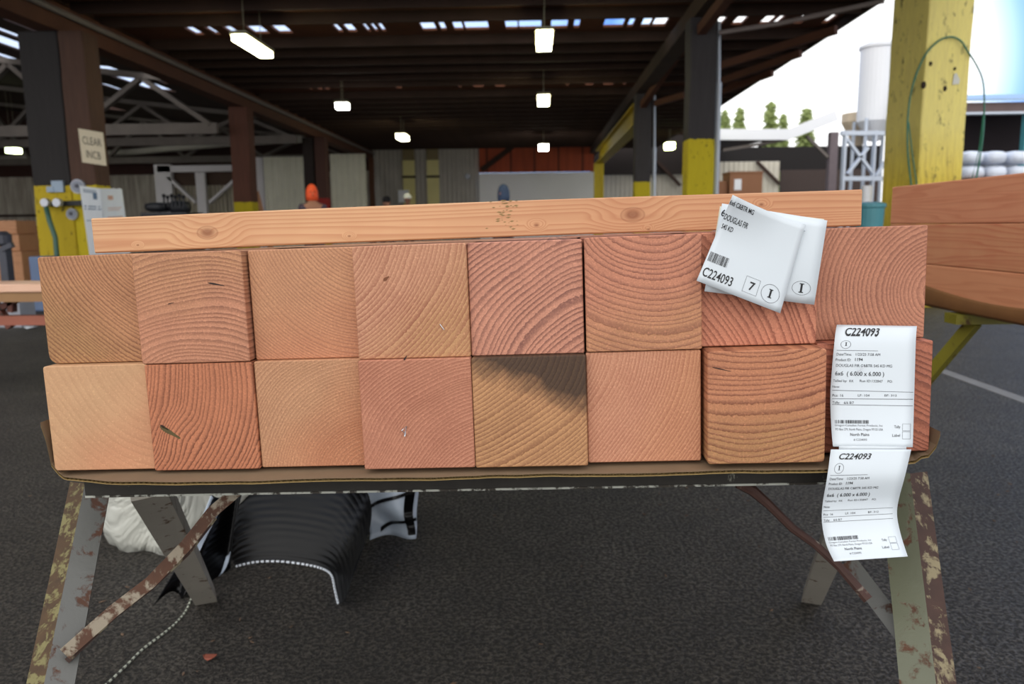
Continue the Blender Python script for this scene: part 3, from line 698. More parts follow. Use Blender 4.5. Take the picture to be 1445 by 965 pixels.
tag(o.build('cardboard_sheet', m.m, smooth=True), 'brown cardboard folded up round the foot of the right lumber stack', 'cardboard')
# second row hidden just behind so the stack has depth
for k in range(3):
    z1 = zr - k * .1535
    o = MB().box((xr + .154, .9, z1 - .1524), (xr + .3064, 3.3, z1)).build('fir_timber', brd[(k+1) % 3], origin=(xr + .23, 2.2, z1 - .076)); bevel(o, .004)
    tag(o, ['top timber hidden behind the front row of the right stack', 'middle timber hidden behind the front row of the right stack', 'bottom timber hidden behind the front row of the right stack'][k], 'timber')
oly = chipped('olive_steel', srgb(128, 120, 30), srgb(96, 70, 34), .6, .5, 18)
zh = zr - .47
sh2 = thing('steel_sawhorse', (xr + .1, 2.75, 0), 'olive yellow steel sawhorse under the right lumber stack', 'sawhorse')
MB().box((xr - .02, 2.72, zh - .035), (xr + 1.1, 2.80, zh)).build('top_beam', oly, sh2)
q0 = at(1372, 452, 2.4)
MB().bar(Vector((xr + .06, 2.75, zh - .03)), Vector((xr - .16, 3.15, 0)), .04, .04).build('leg', oly, sh2)
MB().bar(Vector((xr + 1.0, 2.75, zh - .03)), Vector((xr + 1.2, 3.15, 0)), .04, .04).build('leg', oly, sh2)
MB().bar(Vector((xr + 1.0, 2.75, zh - .03)), Vector((xr + 1.2, 2.35, 0)), .04, .04).build('leg', oly, sh2)
# left low bench with a light board and reddish legs --------------------
Yl = 4.6
lb1 = long_grain('fir_pale', 0, srgb(226, 186, 160), srgb(204, 158, 130), gz=30, rough=.35)
a_ = at(-160, 398, Yl); c_ = at(62, 398, Yl)
zt_ = at(20, 401, Yl).z
o = MB().box((a_.x, Yl, zt_ - .05), (c_.x + .25, Yl + .16, zt_)).build('fir_board', lb1, origin=((a_.x + c_.x)/2, Yl, zt_ - .05)); bevel(o, .004); tag(o, 'pale fir board lying in front on the low bench at left', 'board')
o = MB().box((a_.x, Yl + .165, zt_ - .05), (c_.x + .25, Yl + .33, zt_ )).build('fir_board', lb1, origin=((a_.x + c_.x)/2, Yl + .17, zt_ - .05)); bevel(o, .004); tag(o, 'pale fir board lying behind the front one on the low bench at left', 'board')
redm = chipped('red_steel', srgb(110, 56, 40), srgb(70, 46, 36), .55, .5, 15)
bn = thing('steel_bench', (a_.x + 1, Yl + .15, 0), 'low reddish steel bench at the left edge carrying pale boards', 'bench')
MB().box((a_.x, Yl + .01, zt_ - .11), (c_.x + .2, Yl + .32, zt_ - .053)).build('top_rail', plain('bench_wood', srgb(150, 112, 72), .6, 0, .3, 6), bn)
zl = at(20, 455, Yl).z
MB().box((a_.x, Yl + .1, zl - .03), (c_.x + .1, Yl + .16, zl + .03)).build('lower_rail', plain('rail_red', srgb(160, 92, 70), .5), bn)
for p0, p1 in (((30, 419), (-12, 442)), ((-12, 420), (16, 462)), ((17, 419), (17, 440))):
    MB().bar(at(*p0, Yl + .13), at(*p1, Yl + .13), .035, .05, up=Vector((0, 1, 0))).build('brace', redm, bn)
for x in (a_.x + .1, c_.x + .1):
    MB().bar(Vector((x, Yl + .03, zt_ - .11)), Vector((x + .05, Yl - .02, 0)), .04, .04).build('leg', redm, bn)
    MB().bar(Vector((x, Yl + .28, zt_ - .11)), Vector((x + .05, Yl + .4, 0)), .04, .04).build('leg', redm, bn)
# timber pile far left --------------------------------------------------
fm1 = long_grain('pile_side', 0, srgb(196, 142, 100), srgb(160, 108, 72), gz=20, rough=.6); k = 0
fm2 = plain('pile_dark', srgb(110, 66, 44), .7, 0, .5, 4)
sp_ = [(-12, 311, 22, 329, 12.0, fm1), (-12, 331, 26, 353, 11.9, fm1), (-12, 355, 30, 388, 11.8, fm1), (27, 322, 46, 341, 12.5, fm1), (33, 343, 46, 384, 12.5, fm1), (46, 318, 78, 326, 13.2, fm2), (44, 328, 76, 336, 13.2, fm2), (47, 338, 78, 346, 13.2, fm2), (45, 348, 76, 356, 13.2, fm2)]
names = ['short fir block, top of the pile at the left edge', 'short fir block, middle of the pile at the left edge', 'short fir block, bottom of the pile at the left edge', 'pale fir block, top of the second pile from the left edge', 'pale fir block, bottom of the second pile from the left edge',
         'dark board, topmost beside the double post', 'dark board, second from top beside the double post', 'dark board, third from top beside the double post', 'dark board, lowest visible beside the double post']
for (x0, y0, x1, y1, Y, mt), lab in zip(sp_, names):
    a_ = at(x0, y1, Y); c_ = at(x1, y0, Y); z0 = 0 if (lab.find('bottom') > 0 or lab.find('lowest') > 0) else a_.z - .02
    o = MB().box((a_.x, Y, z0), (c_.x, Y + .5, c_.z)).build('fir_block', mt, origin=((a_.x+c_.x)/2, Y, z0)); bevel(o, .01); tag(o, lab, 'timber')
# small machine at left edge and blue crate
mc = thing('machine_stand', (at(8, 400, 8).x, 8, 0), 'dark grey machine stand at the left edge behind the bench', 'machine')
gm = plain('machine_grey', srgb(70, 72, 82), .4, .3, .4, 8)
q = at(8, 350, 8); MB().box((q.x - .05, 7.95, 0), (q.x + .03, 8.05, q.z)).build('column', gm, mc)
q2 = at(4, 345, 8); MB().lathe([(.06, 0), (.09, .03), (.09, .12), (.05, .16)], (q2.x, 8, q2.z - .02), 14).build('motor', gm, mc)
MB().bar(at(3, 352, 7.95), at(18, 345, 7.95), .05, .05).build('handle_arm', gm, mc); MB().box((q.x - .18, 7.9, 0), (q.x + .15, 8.15, .4)).build('base', plain('mach_pale', srgb(150, 152, 160), .5), mc)
o = MB().box((at(38, 350, 9.5).x, 9.5, 0), (at(60, 350, 9.5).x, 9.8, at(45, 362, 9.5).z)).build('crate', plain('crate_blue', srgb(96, 116, 150), .5), origin=(at(48, 350, 9.5).x, 9.6, 0)); bevel(o, .02); tag(o, 'blue grey crate left of the double post', 'crate')

# things on the double post -----------------------------------------------
def text_mesh(txt, size, sx=1, shear=0, bold=0):
    cu = bpy.data.curves.new('t', 'FONT'); cu.body = txt; cu.size = size; cu.shear = shear; cu.offset = bold * 1.6; cu.resolution_u = 3
    o = bpy.data.objects.new('t', cu); COL.objects.link(o); bpy.context.view_layer.update()
    me = bpy.data.meshes.new_from_object(o.evaluated_get(bpy.context.evaluated_depsgraph_get()))
    vs = [(v.co.x * sx, v.co.y) for v in me.vertices]; fs = [tuple(p.vertices) for p in me.polygons]
    bpy.data.objects.remove(o); bpy.data.meshes.remove(me); bpy.data.curves.remove(cu)
    return vs, fs
ink = plain('ink_black', srgb(22, 22, 26), .6, 0, .1); ink_g = plain('ink_grey', srgb(84, 86, 92), .6, 0, .1); inkm = plain('ink_mid', srgb(36, 38, 44), .6, 0, .1)
Yp = 11.05
sg = thing('clearance_sign', at(130, 205, Yp), 'cream sign with faded dark lettering on the double post', 'sign')
c00, c10, c11, c01 = at(116, 229, Yp), at(150, 234, Yp), at(145, 187, Yp), at(110, 181, Yp)
def quad(a, b, c, d): return lambda u, v: a.lerp(b, u).lerp(d.lerp(c, u), v)
qs = quad(c00, c10, c11, c01)
MB().grid(qs, 2, 2, Vector((0, .015, 0))).build('sign_board', plain('cream', srgb(206, 194, 166), .6, 0, .12, 8), sg)
b = MB()
for txt, u0, v0, hh, ww in (('CLEAR', .12, .56, .24, .78), ('INCB', .2, .16, .24, .62)):
    vs, fs = text_mesh(txt, 1); wv = max(x for x, y in vs)
    b.add([qs(u0 + x / wv * ww, v0 + y * hh * 1.4) + Vector((0, -.004, 0)) for x, y in vs], fs)
b.build('lettering', plain('letters_faded', srgb(96, 92, 84), .7), sg)
nb = thing('notice_board', at(140, 330, Yp - .1), 'white double notice board leaning by the foot of the double post', 'notice board')
wht = plain('notice_white', srgb(226, 232, 240), .35, 0, .06, 4)
qa = quad(at(128, 372, Yp - .3), at(150, 366, Yp - .1), at(142, 266, Yp - .1), at(112, 262, Yp - .3)); qb = quad(at(151, 366, Yp - .1), at(184, 362, Yp + .25), at(171, 266, Yp + .25), at(142.5, 266, Yp - .1))
for q_, nm in ((qa, 'left_panel'), (qb, 'right_panel')):
    MB().grid(q_, 2, 2, Vector((0, .02, 0))).build(nm, wht, nb)
b = MB(); rnd = random.Random(3)
def strip(b, q_, u0, v0, u1, v1, off): b.add([q_(u0, v0) + off, q_(u1, v0) + off, q_(u1, v1) + off, q_(u0, v1) + off], [(0, 1, 2, 3)])
of = Vector((0, -.004, 0))
for v0 in (.95, .925): strip(b, qa, .15, v0, .8, v0 + .012, of)
strip(b, qa, .1, .70, .95, .715, of); strip(b, qa, .1, .735, .9, .75, of); strip(b, qa, .12, .55, .5, .56, of); strip(b, qa, .3, .28, .6, .3, of); strip(b, qa, .6, .84, .8, .93, of)
b.build('printed_lines', plain('print_blue', srgb(96, 122, 150), .6), nb)
b = MB(); strip(b, qb, .3, .84, .55, .9, of); strip(b, qb, .25, .72, .9, .73, of); strip(b, qb, .25, .69, .8, .7, of); strip(b, qb, .2, .58, .9, .6, of)
b.build('printed_lines', plain('print_red', srgb(214, 170, 150), .6), nb)
MB().bar(at(136, 372, Yp - .05), Vector((at(136, 372, Yp).x, Yp - .05, 0)), .06, .06).build('board_leg', gm, nb); MB().bar(at(176, 366, Yp + .3), Vector((at(176, 372, Yp).x, Yp + .3, 0)), .06, .06).build('board_leg', gm, nb)
dial = plain('dial_grey', srgb(168, 172, 184), .4, .1, .1)
for (px, py, r, lab) in ((109, 263, 10, 'round grey dial on the yellow paint of the double post, upper one'), (101, 302, 8, 'round pale dial on the yellow paint of the double post, lower one')):
    c_ = at(px, py, Yp); rr = r / 1080 * Yp; o = thing('dial', c_, lab, 'dial')
    ring = [(rr*math.cos(t*.3142), rr*math.sin(t*.3142)) for t in range(20)]
    MB().sweep([c_, c_ + Vector((0, .045, 0))], ring).build('rim', dial, o); MB().sweep([c_ + Vector((0, -.012, 0)), c_ + Vector((0, -.001, 0))], [(x*.8, y*.8) for x, y in ring]).build('face', plain('dial_face', srgb(140, 146, 160), .5), o)
    MB().box((c_.x - .02, c_.y - .03, c_.z - .02), (c_.x + .02, c_.y - .0125, c_.z + .03)).build('needle', gm, o)
q_ = at(80, 262, Yp); o = MB().box((q_.x - .08, Yp + .0, q_.z - .09), (q_.x + .09, Yp + .06, q_.z + .07)).box((q_.x - .15, Yp - .01, q_.z - .09), (q_.x - .05, Yp + .06, q_.z - .01)).build('paper_notice', plain('notice_blue', srgb(156, 176, 196), .5), origin=q_); tag(o, 'pale blue notice pinned to the left side of the double post', 'notice')
b = MB().bar(at(62, 288, Yp - .05), at(118, 286, Yp - .05), .05, .07, up=Vector((0, 0, 1))); o = thing('valve_strap', at(90, 287, Yp - .05), 'black strap with two silver couplings across the double post', 'strap'); b.build('band', plain('strap_black', srgb(30, 30, 32), .6), o)
for px in (67, 84):
    c_ = at(px, 286, Yp - .12); MB().sweep([c_, c_ + Vector((.0, -.08, 0))], [(.06*math.cos(t*.785), .06*math.sin(t*.785)) for t in range(8)]).build('coupling', plain('coupling_silver', srgb(190, 194, 204), .3, .3), o)
b = MB().tube([at(65, 292, Yp - .15), at(70, 312, Yp - .2), at(78, 335, Yp - .2), at(80, 358, Yp - .2), at(82, 380, Yp - .2)], .035, 8)
hz = b.v[-1]; b.tube([at(82, 380, Yp - .2), (at(82, 380, Yp - .2).x, Yp - .2, 0)], .035, 8)
tag(b.build('air_hose', plain('hose_green', srgb(70, 110, 96), .5), smooth=True), 'green hose hanging down the left side of the double post', 'hose')

# dark machine with levers (left of the white doorway) ---------------------
Ym = 16
mcn = thing('dark_machine', (at(225, 300, Ym).x, Ym, 0), 'low dark machine with a row of upright levers behind the plank', 'machine')
dkm = plain('machine_black', srgb(38, 40, 48), .45, .2, .4, 9)
a_ = at(198, 300, Ym); c_ = at(262, 287, Ym)
MB().box((a_.x, Ym, 0), (c_.x, Ym + .8, a_.z)).build('body', dkm, mcn)
b = MB()
lump(b, at(215, 292, Ym).x, Ym + .3, at(215, 292, Ym).z, .25, .25, .1, 3); lump(b, at(245, 292, Ym).x, Ym + .3, at(245, 292, Ym).z, .2, .2, .13, 8); b.build('cover', dkm, mcn, smooth=True)
for i in range(6):
    p0 = at(232 + i*5.5, 292, Ym); p1 = at(231 + i*5.5, 276 + (i % 2)*2, Ym)
    b = MB().tube([p0, p1], .02, 6); lump(b, p1.x, p1.y, p1.z, .04, .04, .04, i, 8, 6, 1); b.build('lever', dkm, mcn)
o = MB().tube([at(389, 300, 20), at(362, 268, 20)], .05, 6)
q_ = at(386, 300, 19); tag(MB().bar(Vector((q_.x, 19, 0)), at(361, 270, 18.6), .06, .12).build('leaning_board', fm1), 'light board leaning against the reddish brown post', 'board')
tag(MB().box((at(577, 280, 32).x - 2.1*0, 32.0, at(577, 268, 32).z - .5), (at(562, 280, 32).x, 32.1, at(577, 268, 32).z + .0)).build('wall_box', white, origin=at(560, 270, 32)), 'narrow white box on the grey wall beside the yellowish panels', 'box')
c_ = at(660, 249, 32.2); tag(MB().sweep([c_ + Vector((0, .1, 0)), c_ + Vector((0, -.05, 0))], [(.12*math.cos(t*.785), .12*math.sin(t*.785)) for t in range(8)]).build('wall_vent', dial), 'small pale round vent on the grey wall near the red brown boards', 'vent')

# people working behind ----------------------------------------------------
skinm = plain('skin', srgb(176, 124, 100), .6, 0, .1)
def skinmesh(name, verts, edges, radii, mat, parent, sub=2):
    me = bpy.data.meshes.new(name); me.from_pydata([tuple(v) for v in verts], edges, []); me.update(); me.materials.append(mat)
    o = bpy.data.objects.new(name, me); COL.objects.link(o)
    m = o.modifiers.new('skin', 'SKIN'); m.use_smooth_shade = True
    for i, r in enumerate(radii): me.skin_vertices[0].data[i].radius = (r, r * .85) if not isinstance(r, tuple) else r
    me.skin_vertices[0].data[0].use_root = True
    s = o.modifiers.new('sub', 'SUBSURF'); s.levels = sub; s.render_levels = sub
    o.parent = parent
    return o
def person(x, y, htop, rz, lab, coat, hat, hatc, trous, vest=None):
    k = htop / 1.75
    t = thing('person', (x, y, 0), lab, 'person'); t.scale = (k, k, k); t.rotation_euler = (0, 0, rz)
    V = [(0,0,.95),(0,0,1.15),(0,0,1.38),(0,0,1.5),(0,.01,1.60),(0,.02,1.68),
         (.19,0,1.40),(.25,-.03,1.14),(.22,-.24,1.02),(.20,-.32,1.01), (-.19,0,1.40),(-.25,-.03,1.14),(-.22,-.24,1.02),(-.20,-.32,1.01),
         (.10,0,.9),(.12,-.02,.5),(.13,.02,.09),(.13,-.12,.04), (-.10,0,.9),(-.12,-.02,.5),(-.13,.02,.09),(-.13,-.12,.04)]
    Eg = [(0,1),(1,2),(2,3),(3,4),(4,5),(2,6),(6,7),(7,8),(8,9),(2,10),(10,11),(11,12),(12,13),(0,14),(14,15),(15,16),(16,17),(0,18),(18,19),(19,20),(20,21)]
    R = [.13,.13,.14,.055,.085,.075,.055,.045,.032,.03,.055,.045,.032,.03,.085,.058,.042,.035,.085,.058,.042,.035]
    skinmesh('body', V, Eg, R, skinm, t)
    skinmesh('jacket', V[0:3] + [(0,0,1.46)] + V[6:9] + V[10:13], [(0,1),(1,2),(2,3),(2,4),(4,5),(5,6),(2,7),(7,8),(8,9)], [.155,.155,.165,.08,.07,.06,.046,.07,.06,.046], coat, t)
    skinmesh('trousers', [V[0]] + V[14:17] + V[18:21], [(0,1),(1,2),(2,3),(0,4),(4,5),(5,6)], [.145,.10,.072,.06,.10,.072,.06], trous, t)
    b = MB()
    for s in (-1, 1):
        for i, (dx, ln) in enumerate(((-.03, .07), (-.01, .08), (.01, .075), (.03, .06))):
            b.tube([(s*.20 + dx*.8, -.33, 1.01), (s*.20 + dx, -.36 - ln*.5, 1.0), (s*.20 + dx, -.36 - ln*.8, .975)], .009, 6)
        b.tube([(s*.20 - s*.03, -.31, 1.01), (s*.20 - s*.06, -.35, 1.0)], .011, 6)
    for o in [b.build('fingers', skinm, None, smooth=True)]: o.parent = t
    b = MB(); b.add([(-.012, -.07, 1.60), (.012, -.07, 1.60), (0, -.105, 1.605), (0, -.07, 1.65)], [(0,1,2),(0,2,3),(1,3,2),(0,3,1)])
    for s in (-1, 1): lump(b, s*.085, .01, 1.62, .012, .02, .032, 1, 8, 6, 1)
    o = b.build('nose_and_ears', skinm, None); o.parent = t
    b = MB()
    for s in (-1, 1): lump(b, s*.032, -.068, 1.645, .011, .008, .008, 1, 8, 6, 1)
    b.box((-.025, -.078, 1.572), (.025, -.07, 1.578)); o = b.build('eyes_and_mouth', plain('face_dark', srgb(60, 34, 30), .6), None); o.parent = t
    b = MB()
    for q in (-1, 1): lump(b, q*.13, -.05, .045, .055, .14, .045, 2, 12, 8, .8)
    o = b.build('shoes', dkm, None, smooth=True); o.parent = t
    if hat == 'hood':
        b = MB().lathe([(.10, 1.50), (.106, 1.58), (.10, 1.66), (.078, 1.73), (.04, 1.77), (.005, 1.78)], (0, .03, 0), 18)
    elif hat == 'hat':
        b = MB().lathe([(.115, 1.655), (.13, 1.66), (.112, 1.675), (.10, 1.73), (.065, 1.775), (.005, 1.79)], (0, .01, 0), 18)
    else:
        b = lump(MB(), 0, .025, 1.69, .095, .105, .085, 4, 16, 10, .95)
    o = b.build({'hood': 'hood', 'hat': 'hard_hat'}.get(hat, 'hair'), hatc, None, smooth=True); o.parent = t
    return t
orange = NT('hi_vis_orange'); orange.color((1.0, .12, .03, 1)); orange.rough(.6); orange = orange.m
c_ = at(440, 262, 13); person(c_.x, 13, c_.z, .4, 'person in a bright orange hood standing behind the plank', plain('coat_dark', srgb(86, 74, 92), .8), 'hood', orange, plain('jeans', srgb(50, 54, 70), .8))
c_ = at(709, 262, 12.2); person(c_.x, 12.2, c_.z, -.5, 'person in a blue grey hood before the white wall panel', plain('coat_lime', srgb(150, 190, 60), .7), 'hood', plain('hood_blue', srgb(74, 92, 124), .8), plain('jeans2', srgb(40, 44, 60), .8))
c_ = at(545, 278, 17); person(c_.x, 17, c_.z, 0, 'person with dark hair, mostly hidden behind the plank', plain('coat_navy', srgb(40, 44, 58), .8), 'hair', plain('hair_dark', srgb(28, 26, 30), .8), plain('jeans3', srgb(40, 44, 60), .8))
c_ = at(575, 275, 24); person(c_.x, 24, c_.z, .8, 'person in a white hard hat, mostly hidden behind the plank', plain('coat_grey', srgb(120, 120, 120), .8), 'hat', white, plain('jeans4', srgb(40, 44, 60), .8))

# ================================================================== FOREGROUND STACK
T_ = {}
U_dx = [-.0004, -.0034, -.0005, -.0025, -.002, .0008, .0022, .0042]; U_d = [.0215, -.003, .012, -.010, -.003, -.008, .008, .038]; U_dz = [.0004, .0001, -.0008, -.0006, -.0012, .0004, .0012, .0008]
L_dx = [-.0004, -.0016, -.0006, -.002, -.0011, -.0003, .0045, .0052]; L_d = [.0055, -.002, .002, -.018, -.018, -.006, -.026, .014]; L_dz = [.0001, -.0006, 0, .0001, -.0005, -.0003, .0002, .0008]
P = lambda u, v: ((u - .5) * S, (v - .5) * S)            # face coordinates 0..1 -> metres
K = 1 / S
G = {   # pith (face units), rings per face width, early, late colours, options
 (0,1): dict(pith=P(1.35,1.30), freq=30*K, early=srgb(196,138,92), late=srgb(132,72,42), contrast=.95, second=srgb(176,134,80), sdir=(-.7,0,-.7), warp=.012),
 (1,1): dict(pith=P(.55,-.75), freq=25*K, early=srgb(208,142,106), late=srgb(146,90,66), contrast=.75, warp=.014, second=srgb(200,144,98), sdir=(-.2,0,1)),
 (2,1): dict(pith=P(1.15,1.35), freq=34*K, early=srgb(206,148,104), late=srgb(160,98,70), contrast=.62, second=srgb(204,130,88), sdir=(.2,0,-.7), warp=.008),
 (3,1): dict(pith=P(-.65,1.35), freq=26*K, early=srgb(212,156,118), late=srgb(172,94,66), contrast=.85, second=srgb(200,154,96), sdir=(.7,0,-.7), warp=.012, width=.6),
 (4,1): dict(pith=P(1.45,-.6), freq=19*K, early=srgb(214,146,116), late=srgb(128,74,66), contrast=.95, warp=.016, width=.3),
 (5,1): dict(pith=P(.62,1.35), freq=20*K, early=srgb(208,136,102), late=srgb(132,72,58), contrast=.9, warp=.014, second=srgb(200,142,94), sdir=(.2,0,-1), width=.3),
 (6,1): dict(pith=P(-1.5,-.75), freq=18*K, early=srgb(212,136,102), late=srgb(140,64,44), contrast=.95, warp=.014, width=.3),
 (7,1): dict(pith=P(1.12,.42), freq=27*K, early=srgb(200,134,102), late=srgb(138,78,60), contrast=.8, warp=.008, width=.35),
 (0,0): dict(pith=P(1.5,1.5), freq=16*K, early=srgb(206,160,116), late=srgb(184,128,88), contrast=.28, warp=.01, second=srgb(204,138,98), sdir=(.6,0,-.8), fine=.12, bumps=.15),
 (1,0): dict(pith=P(-1.1,1.05), freq=25*K, early=srgb(204,126,84), late=srgb(112,54,30), contrast=.95, warp=.010, width=.3, knot=(-.040,-.022,.045,.012)),
 (2,0): dict(pith=P(1.02,-.1), freq=36*K, early=srgb(212,158,114), late=srgb(176,114,82), contrast=.55, warp=.008, second=srgb(204,124,80), sdir=(.62,0,-.62), width=.5, fine=.4),
 (3,0): dict(pith=P(1.25,-.55), freq=34*K, early=srgb(204,138,106), late=srgb(166,88,62), contrast=.65, warp=.014, width=.5),
 (4,0): dict(pith=P(-.35,1.5), freq=24*K, early=srgb(204,150,98), late=srgb(140,82,52), contrast=.8, warp=.012, width=.5, stain=((.4,0,.92), -.04, srgb(46,35,28))),
 (5,0): dict(pith=P(-1.2,1.3), freq=32*K, early=srgb(214,154,118), late=srgb(182,98,66), contrast=.7, warp=.008, width=.6, second=srgb(212,150,104), sdir=(1,0,-.3)),
 (6,0): dict(pith=P(.3,2.2), freq=19*K, early=srgb(204,134,92), late=srgb(132,68,46), contrast=.9, warp=.016, second=srgb(184,138,84), sdir=(.1,0,-1), width=.3),
 (7,0): dict(pith=P(-.5,-2.2), freq=19*K, early=srgb(190,112,82), late=srgb(116,58,44), contrast=.9, warp=.012, width=.3),
}
desc = {
 (0,1): 'upper row, far left: fir timber end, rings sweeping to a yellowish corner',
 (1,1): 'upper row, second from left: fir timber end with arching rings and two small dark slots',
 (2,1): 'upper row, third from left: pale fir timber end with fine faint rings',
 (3,1): 'upper row, fourth from left: fir timber end with light diagonal rings and a staple',
 (4,1): 'upper row, fifth from left: pinkish fir timber end with wide grey rings at upper left',
 (5,1): 'upper row, sixth from left: reddish fir timber end with smile shaped rings',
 (6,1): 'upper row, seventh from left: reddish fir timber end behind the pinned square tags',
 (7,1): 'upper row, far right: set back fir timber end with rings round its right edge',
 (0,0): 'lower row, far left: pale smooth fir timber end with hardly any rings',
 (1,0): 'lower row, second from left: orange red fir timber end with a knot slot',
 (2,0): 'lower row, third from left: pale fine-ringed fir timber end, orange lower right corner',
 (3,0): 'lower row, fourth from left: salmon fir timber end with a crumpled silver staple',
 (4,0): 'lower row, fifth from left: yellow brown fir timber end with blackish stain at its top',
 (5,0): 'lower row, sixth from left: smooth salmon fir timber end with fine steep rings',
 (6,0): 'lower row, seventh from left: protruding fir timber end with level rings and a yellowish foot',
 (7,0): 'lower row, far right: dark red fir timber end behind the long white label',
}
LEN = 2.05
def timber(col, row):
    U = row == 1
    dx, d, dz = (U_dx, U_d, U_dz) if U else (L_dx, L_d, L_dz)
    x0 = (col - 4) * S + dx[col]; x1 = x0 + S
    if col < 7: x1 = min(x1, (col - 3) * S + dx[col + 1] - .0004)
    zb = (row - 1) * S + dz[col] + .0003; zt = zb + S - .0006
    if not U: zt = min(zt, U_dz[col] - .0002)
    w_, h_ = x1 - x0, zt - zb
    cz = .0045 if (col, row) in ((0, 1), (0, 0), (6, 0)) else .0026
    prof = []
    for (sx, sz, a0) in ((-1, -1, 180), (1, -1, 270), (1, 1, 0), (-1, 1, 90)):
        rr = cz * (3 if (col, row, sx, sz) == (0, 1, -1, -1) else 1)
        for t in (0, 22.5, 45, 67.5, 90):
            a = math.radians(a0 + t); prof.append((sx*(w_/2 - rr) + rr*math.cos(a), sz*(h_/2 - rr) + rr*math.sin(a)))
    n = len(prof); ln = LEN + random.uniform(-.05, .05)
    rnd = random.Random(col*10+row)
    vs = []
    ins = .0012
    for (yy, k) in ((0, 1 - ins/(S/2)), (ins, 1), (ln - d[col], 1)):
        vs += [(x*k, yy, z*k) for x, z in prof]
    fs = [tuple(range(n))[::1]]
    for r in range(2):
        for j in range(n): fs.append((r*n+j, (r+1)*n+j, (r+1)*n+(j+1) % n, r*n+(j+1) % n))
    fs.append(tuple(2*n + j for j in range(n))[::-1])
    g_ = G[(col, row)]
    m_ = end_grain('fir_end_%d_%d' % (col, row), seed=col + 9*row + 1, **g_)
    me = bpy.data.meshes.new('fir_timber'); me.from_pydata(vs, [], fs); me.update(); me.materials.append(m_)
    o = bpy.data.objects.new('fir_timber', me); COL.objects.link(o)
    o.matrix_world = MS @ Matrix.Translation((x0 + w_/2, d[col], zb + h_/2))
    tag(o, desc[(col, row)], 'timber')
    T_[(col, row)] = o
    return o
for r_ in (0, 1):
    for c_i in range(8): timber(c_i, r_)
# pitch pockets / slots as small dark parts, staples as metal parts
slotm = plain('pitch_dark', srgb(44, 24, 16), .7); slotg = plain('pitch_grey', srgb(96, 82, 44), .7, 0, .5, 60)
steel = plain('staple_steel', srgb(206, 210, 216), .25, .9, .1)
def lens(key, px, py, ln, wd, ang, mat, nm='pitch_pocket'):
    o = T_[key]; inv = o.matrix_world.inverted(); d = (U_d if key[1] else L_d)[key[0]]
    q = inv @ (MS @ on_stack(px, py, d)); a = math.radians(ang); b = MB(); n = 14; vs = []
    for t in range(n):
        an = 2*math.pi*t/n; x, z = ln/2*math.cos(an), wd/2*math.sin(an) * (1 + .3*math.cos(an*3))
        vs.append((q.x + x*math.cos(a) - z*math.sin(a), -.0003, q.z + x*math.sin(a) + z*math.cos(a)))
    vs2 = [(v_[0], .0006, v_[2]) for v_ in vs]
    b.add(vs + vs2, [tuple(range(n)), tuple(range(n, 2*n))[::-1]] + [(j, n+j, n+(j+1) % n, (j+1) % n) for j in range(n)])
    p = b.build(nm, mat, o, origin=(0,0,0)); return p
lens((1,1), 305, 401, .024, .0022, -12, slotm); lens((1,1), 241, 428, .010, .0011, 12, slotm)
lens((1,0), 240, 610, .034, .006, -33, slotg); lens((1,0), 232, 603, .014, .003, -33, slotm)
lens((6,0), 1018, 521, .026, .0013, -14, slotm)
lens((3,1), 545, 393, .010, .004, 35, plain('splinter', srgb(120, 70, 40), .7)); lens((3,0), 572, 505, .008, .002, 55, slotm); lens((2,0), 356, 512, .002, .002, 0, slotm)
def staple(key, px, py, ang, ln=.009, crumple=False):
    o = T_[key]; inv = o.matrix_world.inverted(); d = (U_d if key[1] else L_d)[key[0]]
    q = inv @ (MS @ on_stack(px, py, d)); a = math.radians(ang); u = Vector((math.cos(a), 0, math.sin(a))); q = Vector((q.x, 0, q.z))
    pts = [q - u*ln/2 + Vector((0, .002, 0)), q - u*ln/2 + Vector((0, -.0015, 0)), q + u*ln/2 + Vector((0, -.002, 0)), q + u*ln/2 + Vector((0, .002, 0))]
    if crumple: pts = [q - u*.004 + Vector((0,.001,0)), q + Vector((0,-.005,-.005)), q + u*.005 + Vector((0,-.003,.004)), q + Vector((-.004,-.004,.003)), q + Vector((.001,.001,-.004))]
    MB().tube(pts, .0006 if not crumple else .0009, 6).build('staple', steel, o, origin=(0,0,0))
staple((3,1), 624, 461, -55); staple((3,0), 572, 609, 60, crumple=True)

# plank lying across the stack -------------------------------------------
plm = long_grain('plank_face', 0, srgb(204, 162, 120), srgb(176, 122, 84), gz=150, knots=((-.399, .001, .011), (.247, .004, .012), (.104, -.006, .003), (-.18, -.012, .002), (-.51, -.014, .0018), (.27, -.018, .002), (.435, .012, .003)), tint=srgb(198, 132, 96), seed=3.3, scale=1.2)
yq = .135
a0, a1 = on_stack(131, 330, yq), on_stack(1216, 290, yq)
tz0 = on_stack(133, 355.5, yq).z; tz1 = on_stack(1216, 316, yq).z; tt0 = on_stack(131, 306, yq).z; tt1 = on_stack(1217, 264.5, yq).z
zlo = S + .0024
def pf(x):
    f = (x - a0.x) / (a1.x - a0.x); return zlo + .0026 * math.sin(math.pi * min(1, max(0, (f - .05) / .9)))
hb = ((tt0 - tz0) + (tt1 - tz1)) / 2
n = 24; vs = []; fs = []
for i in range(n + 1):
    f = i / n; x = a0.x + (a1.x - a0.x) * f; zl = pf(x); hh = (tt0 - tz0) * (1 - f) + (tt1 - tz1) * f
    e = .002
    for (yy, zz_) in ((e, 0), (0, e), (0, hh - e), (e, hh), (.138 - e, hh), (.138, hh - e), (.138, e), (.138 - e, 0)):
        vs.append((x - (a0.x + a1.x)/2, yy, zl - S + zz_ - hb/2))
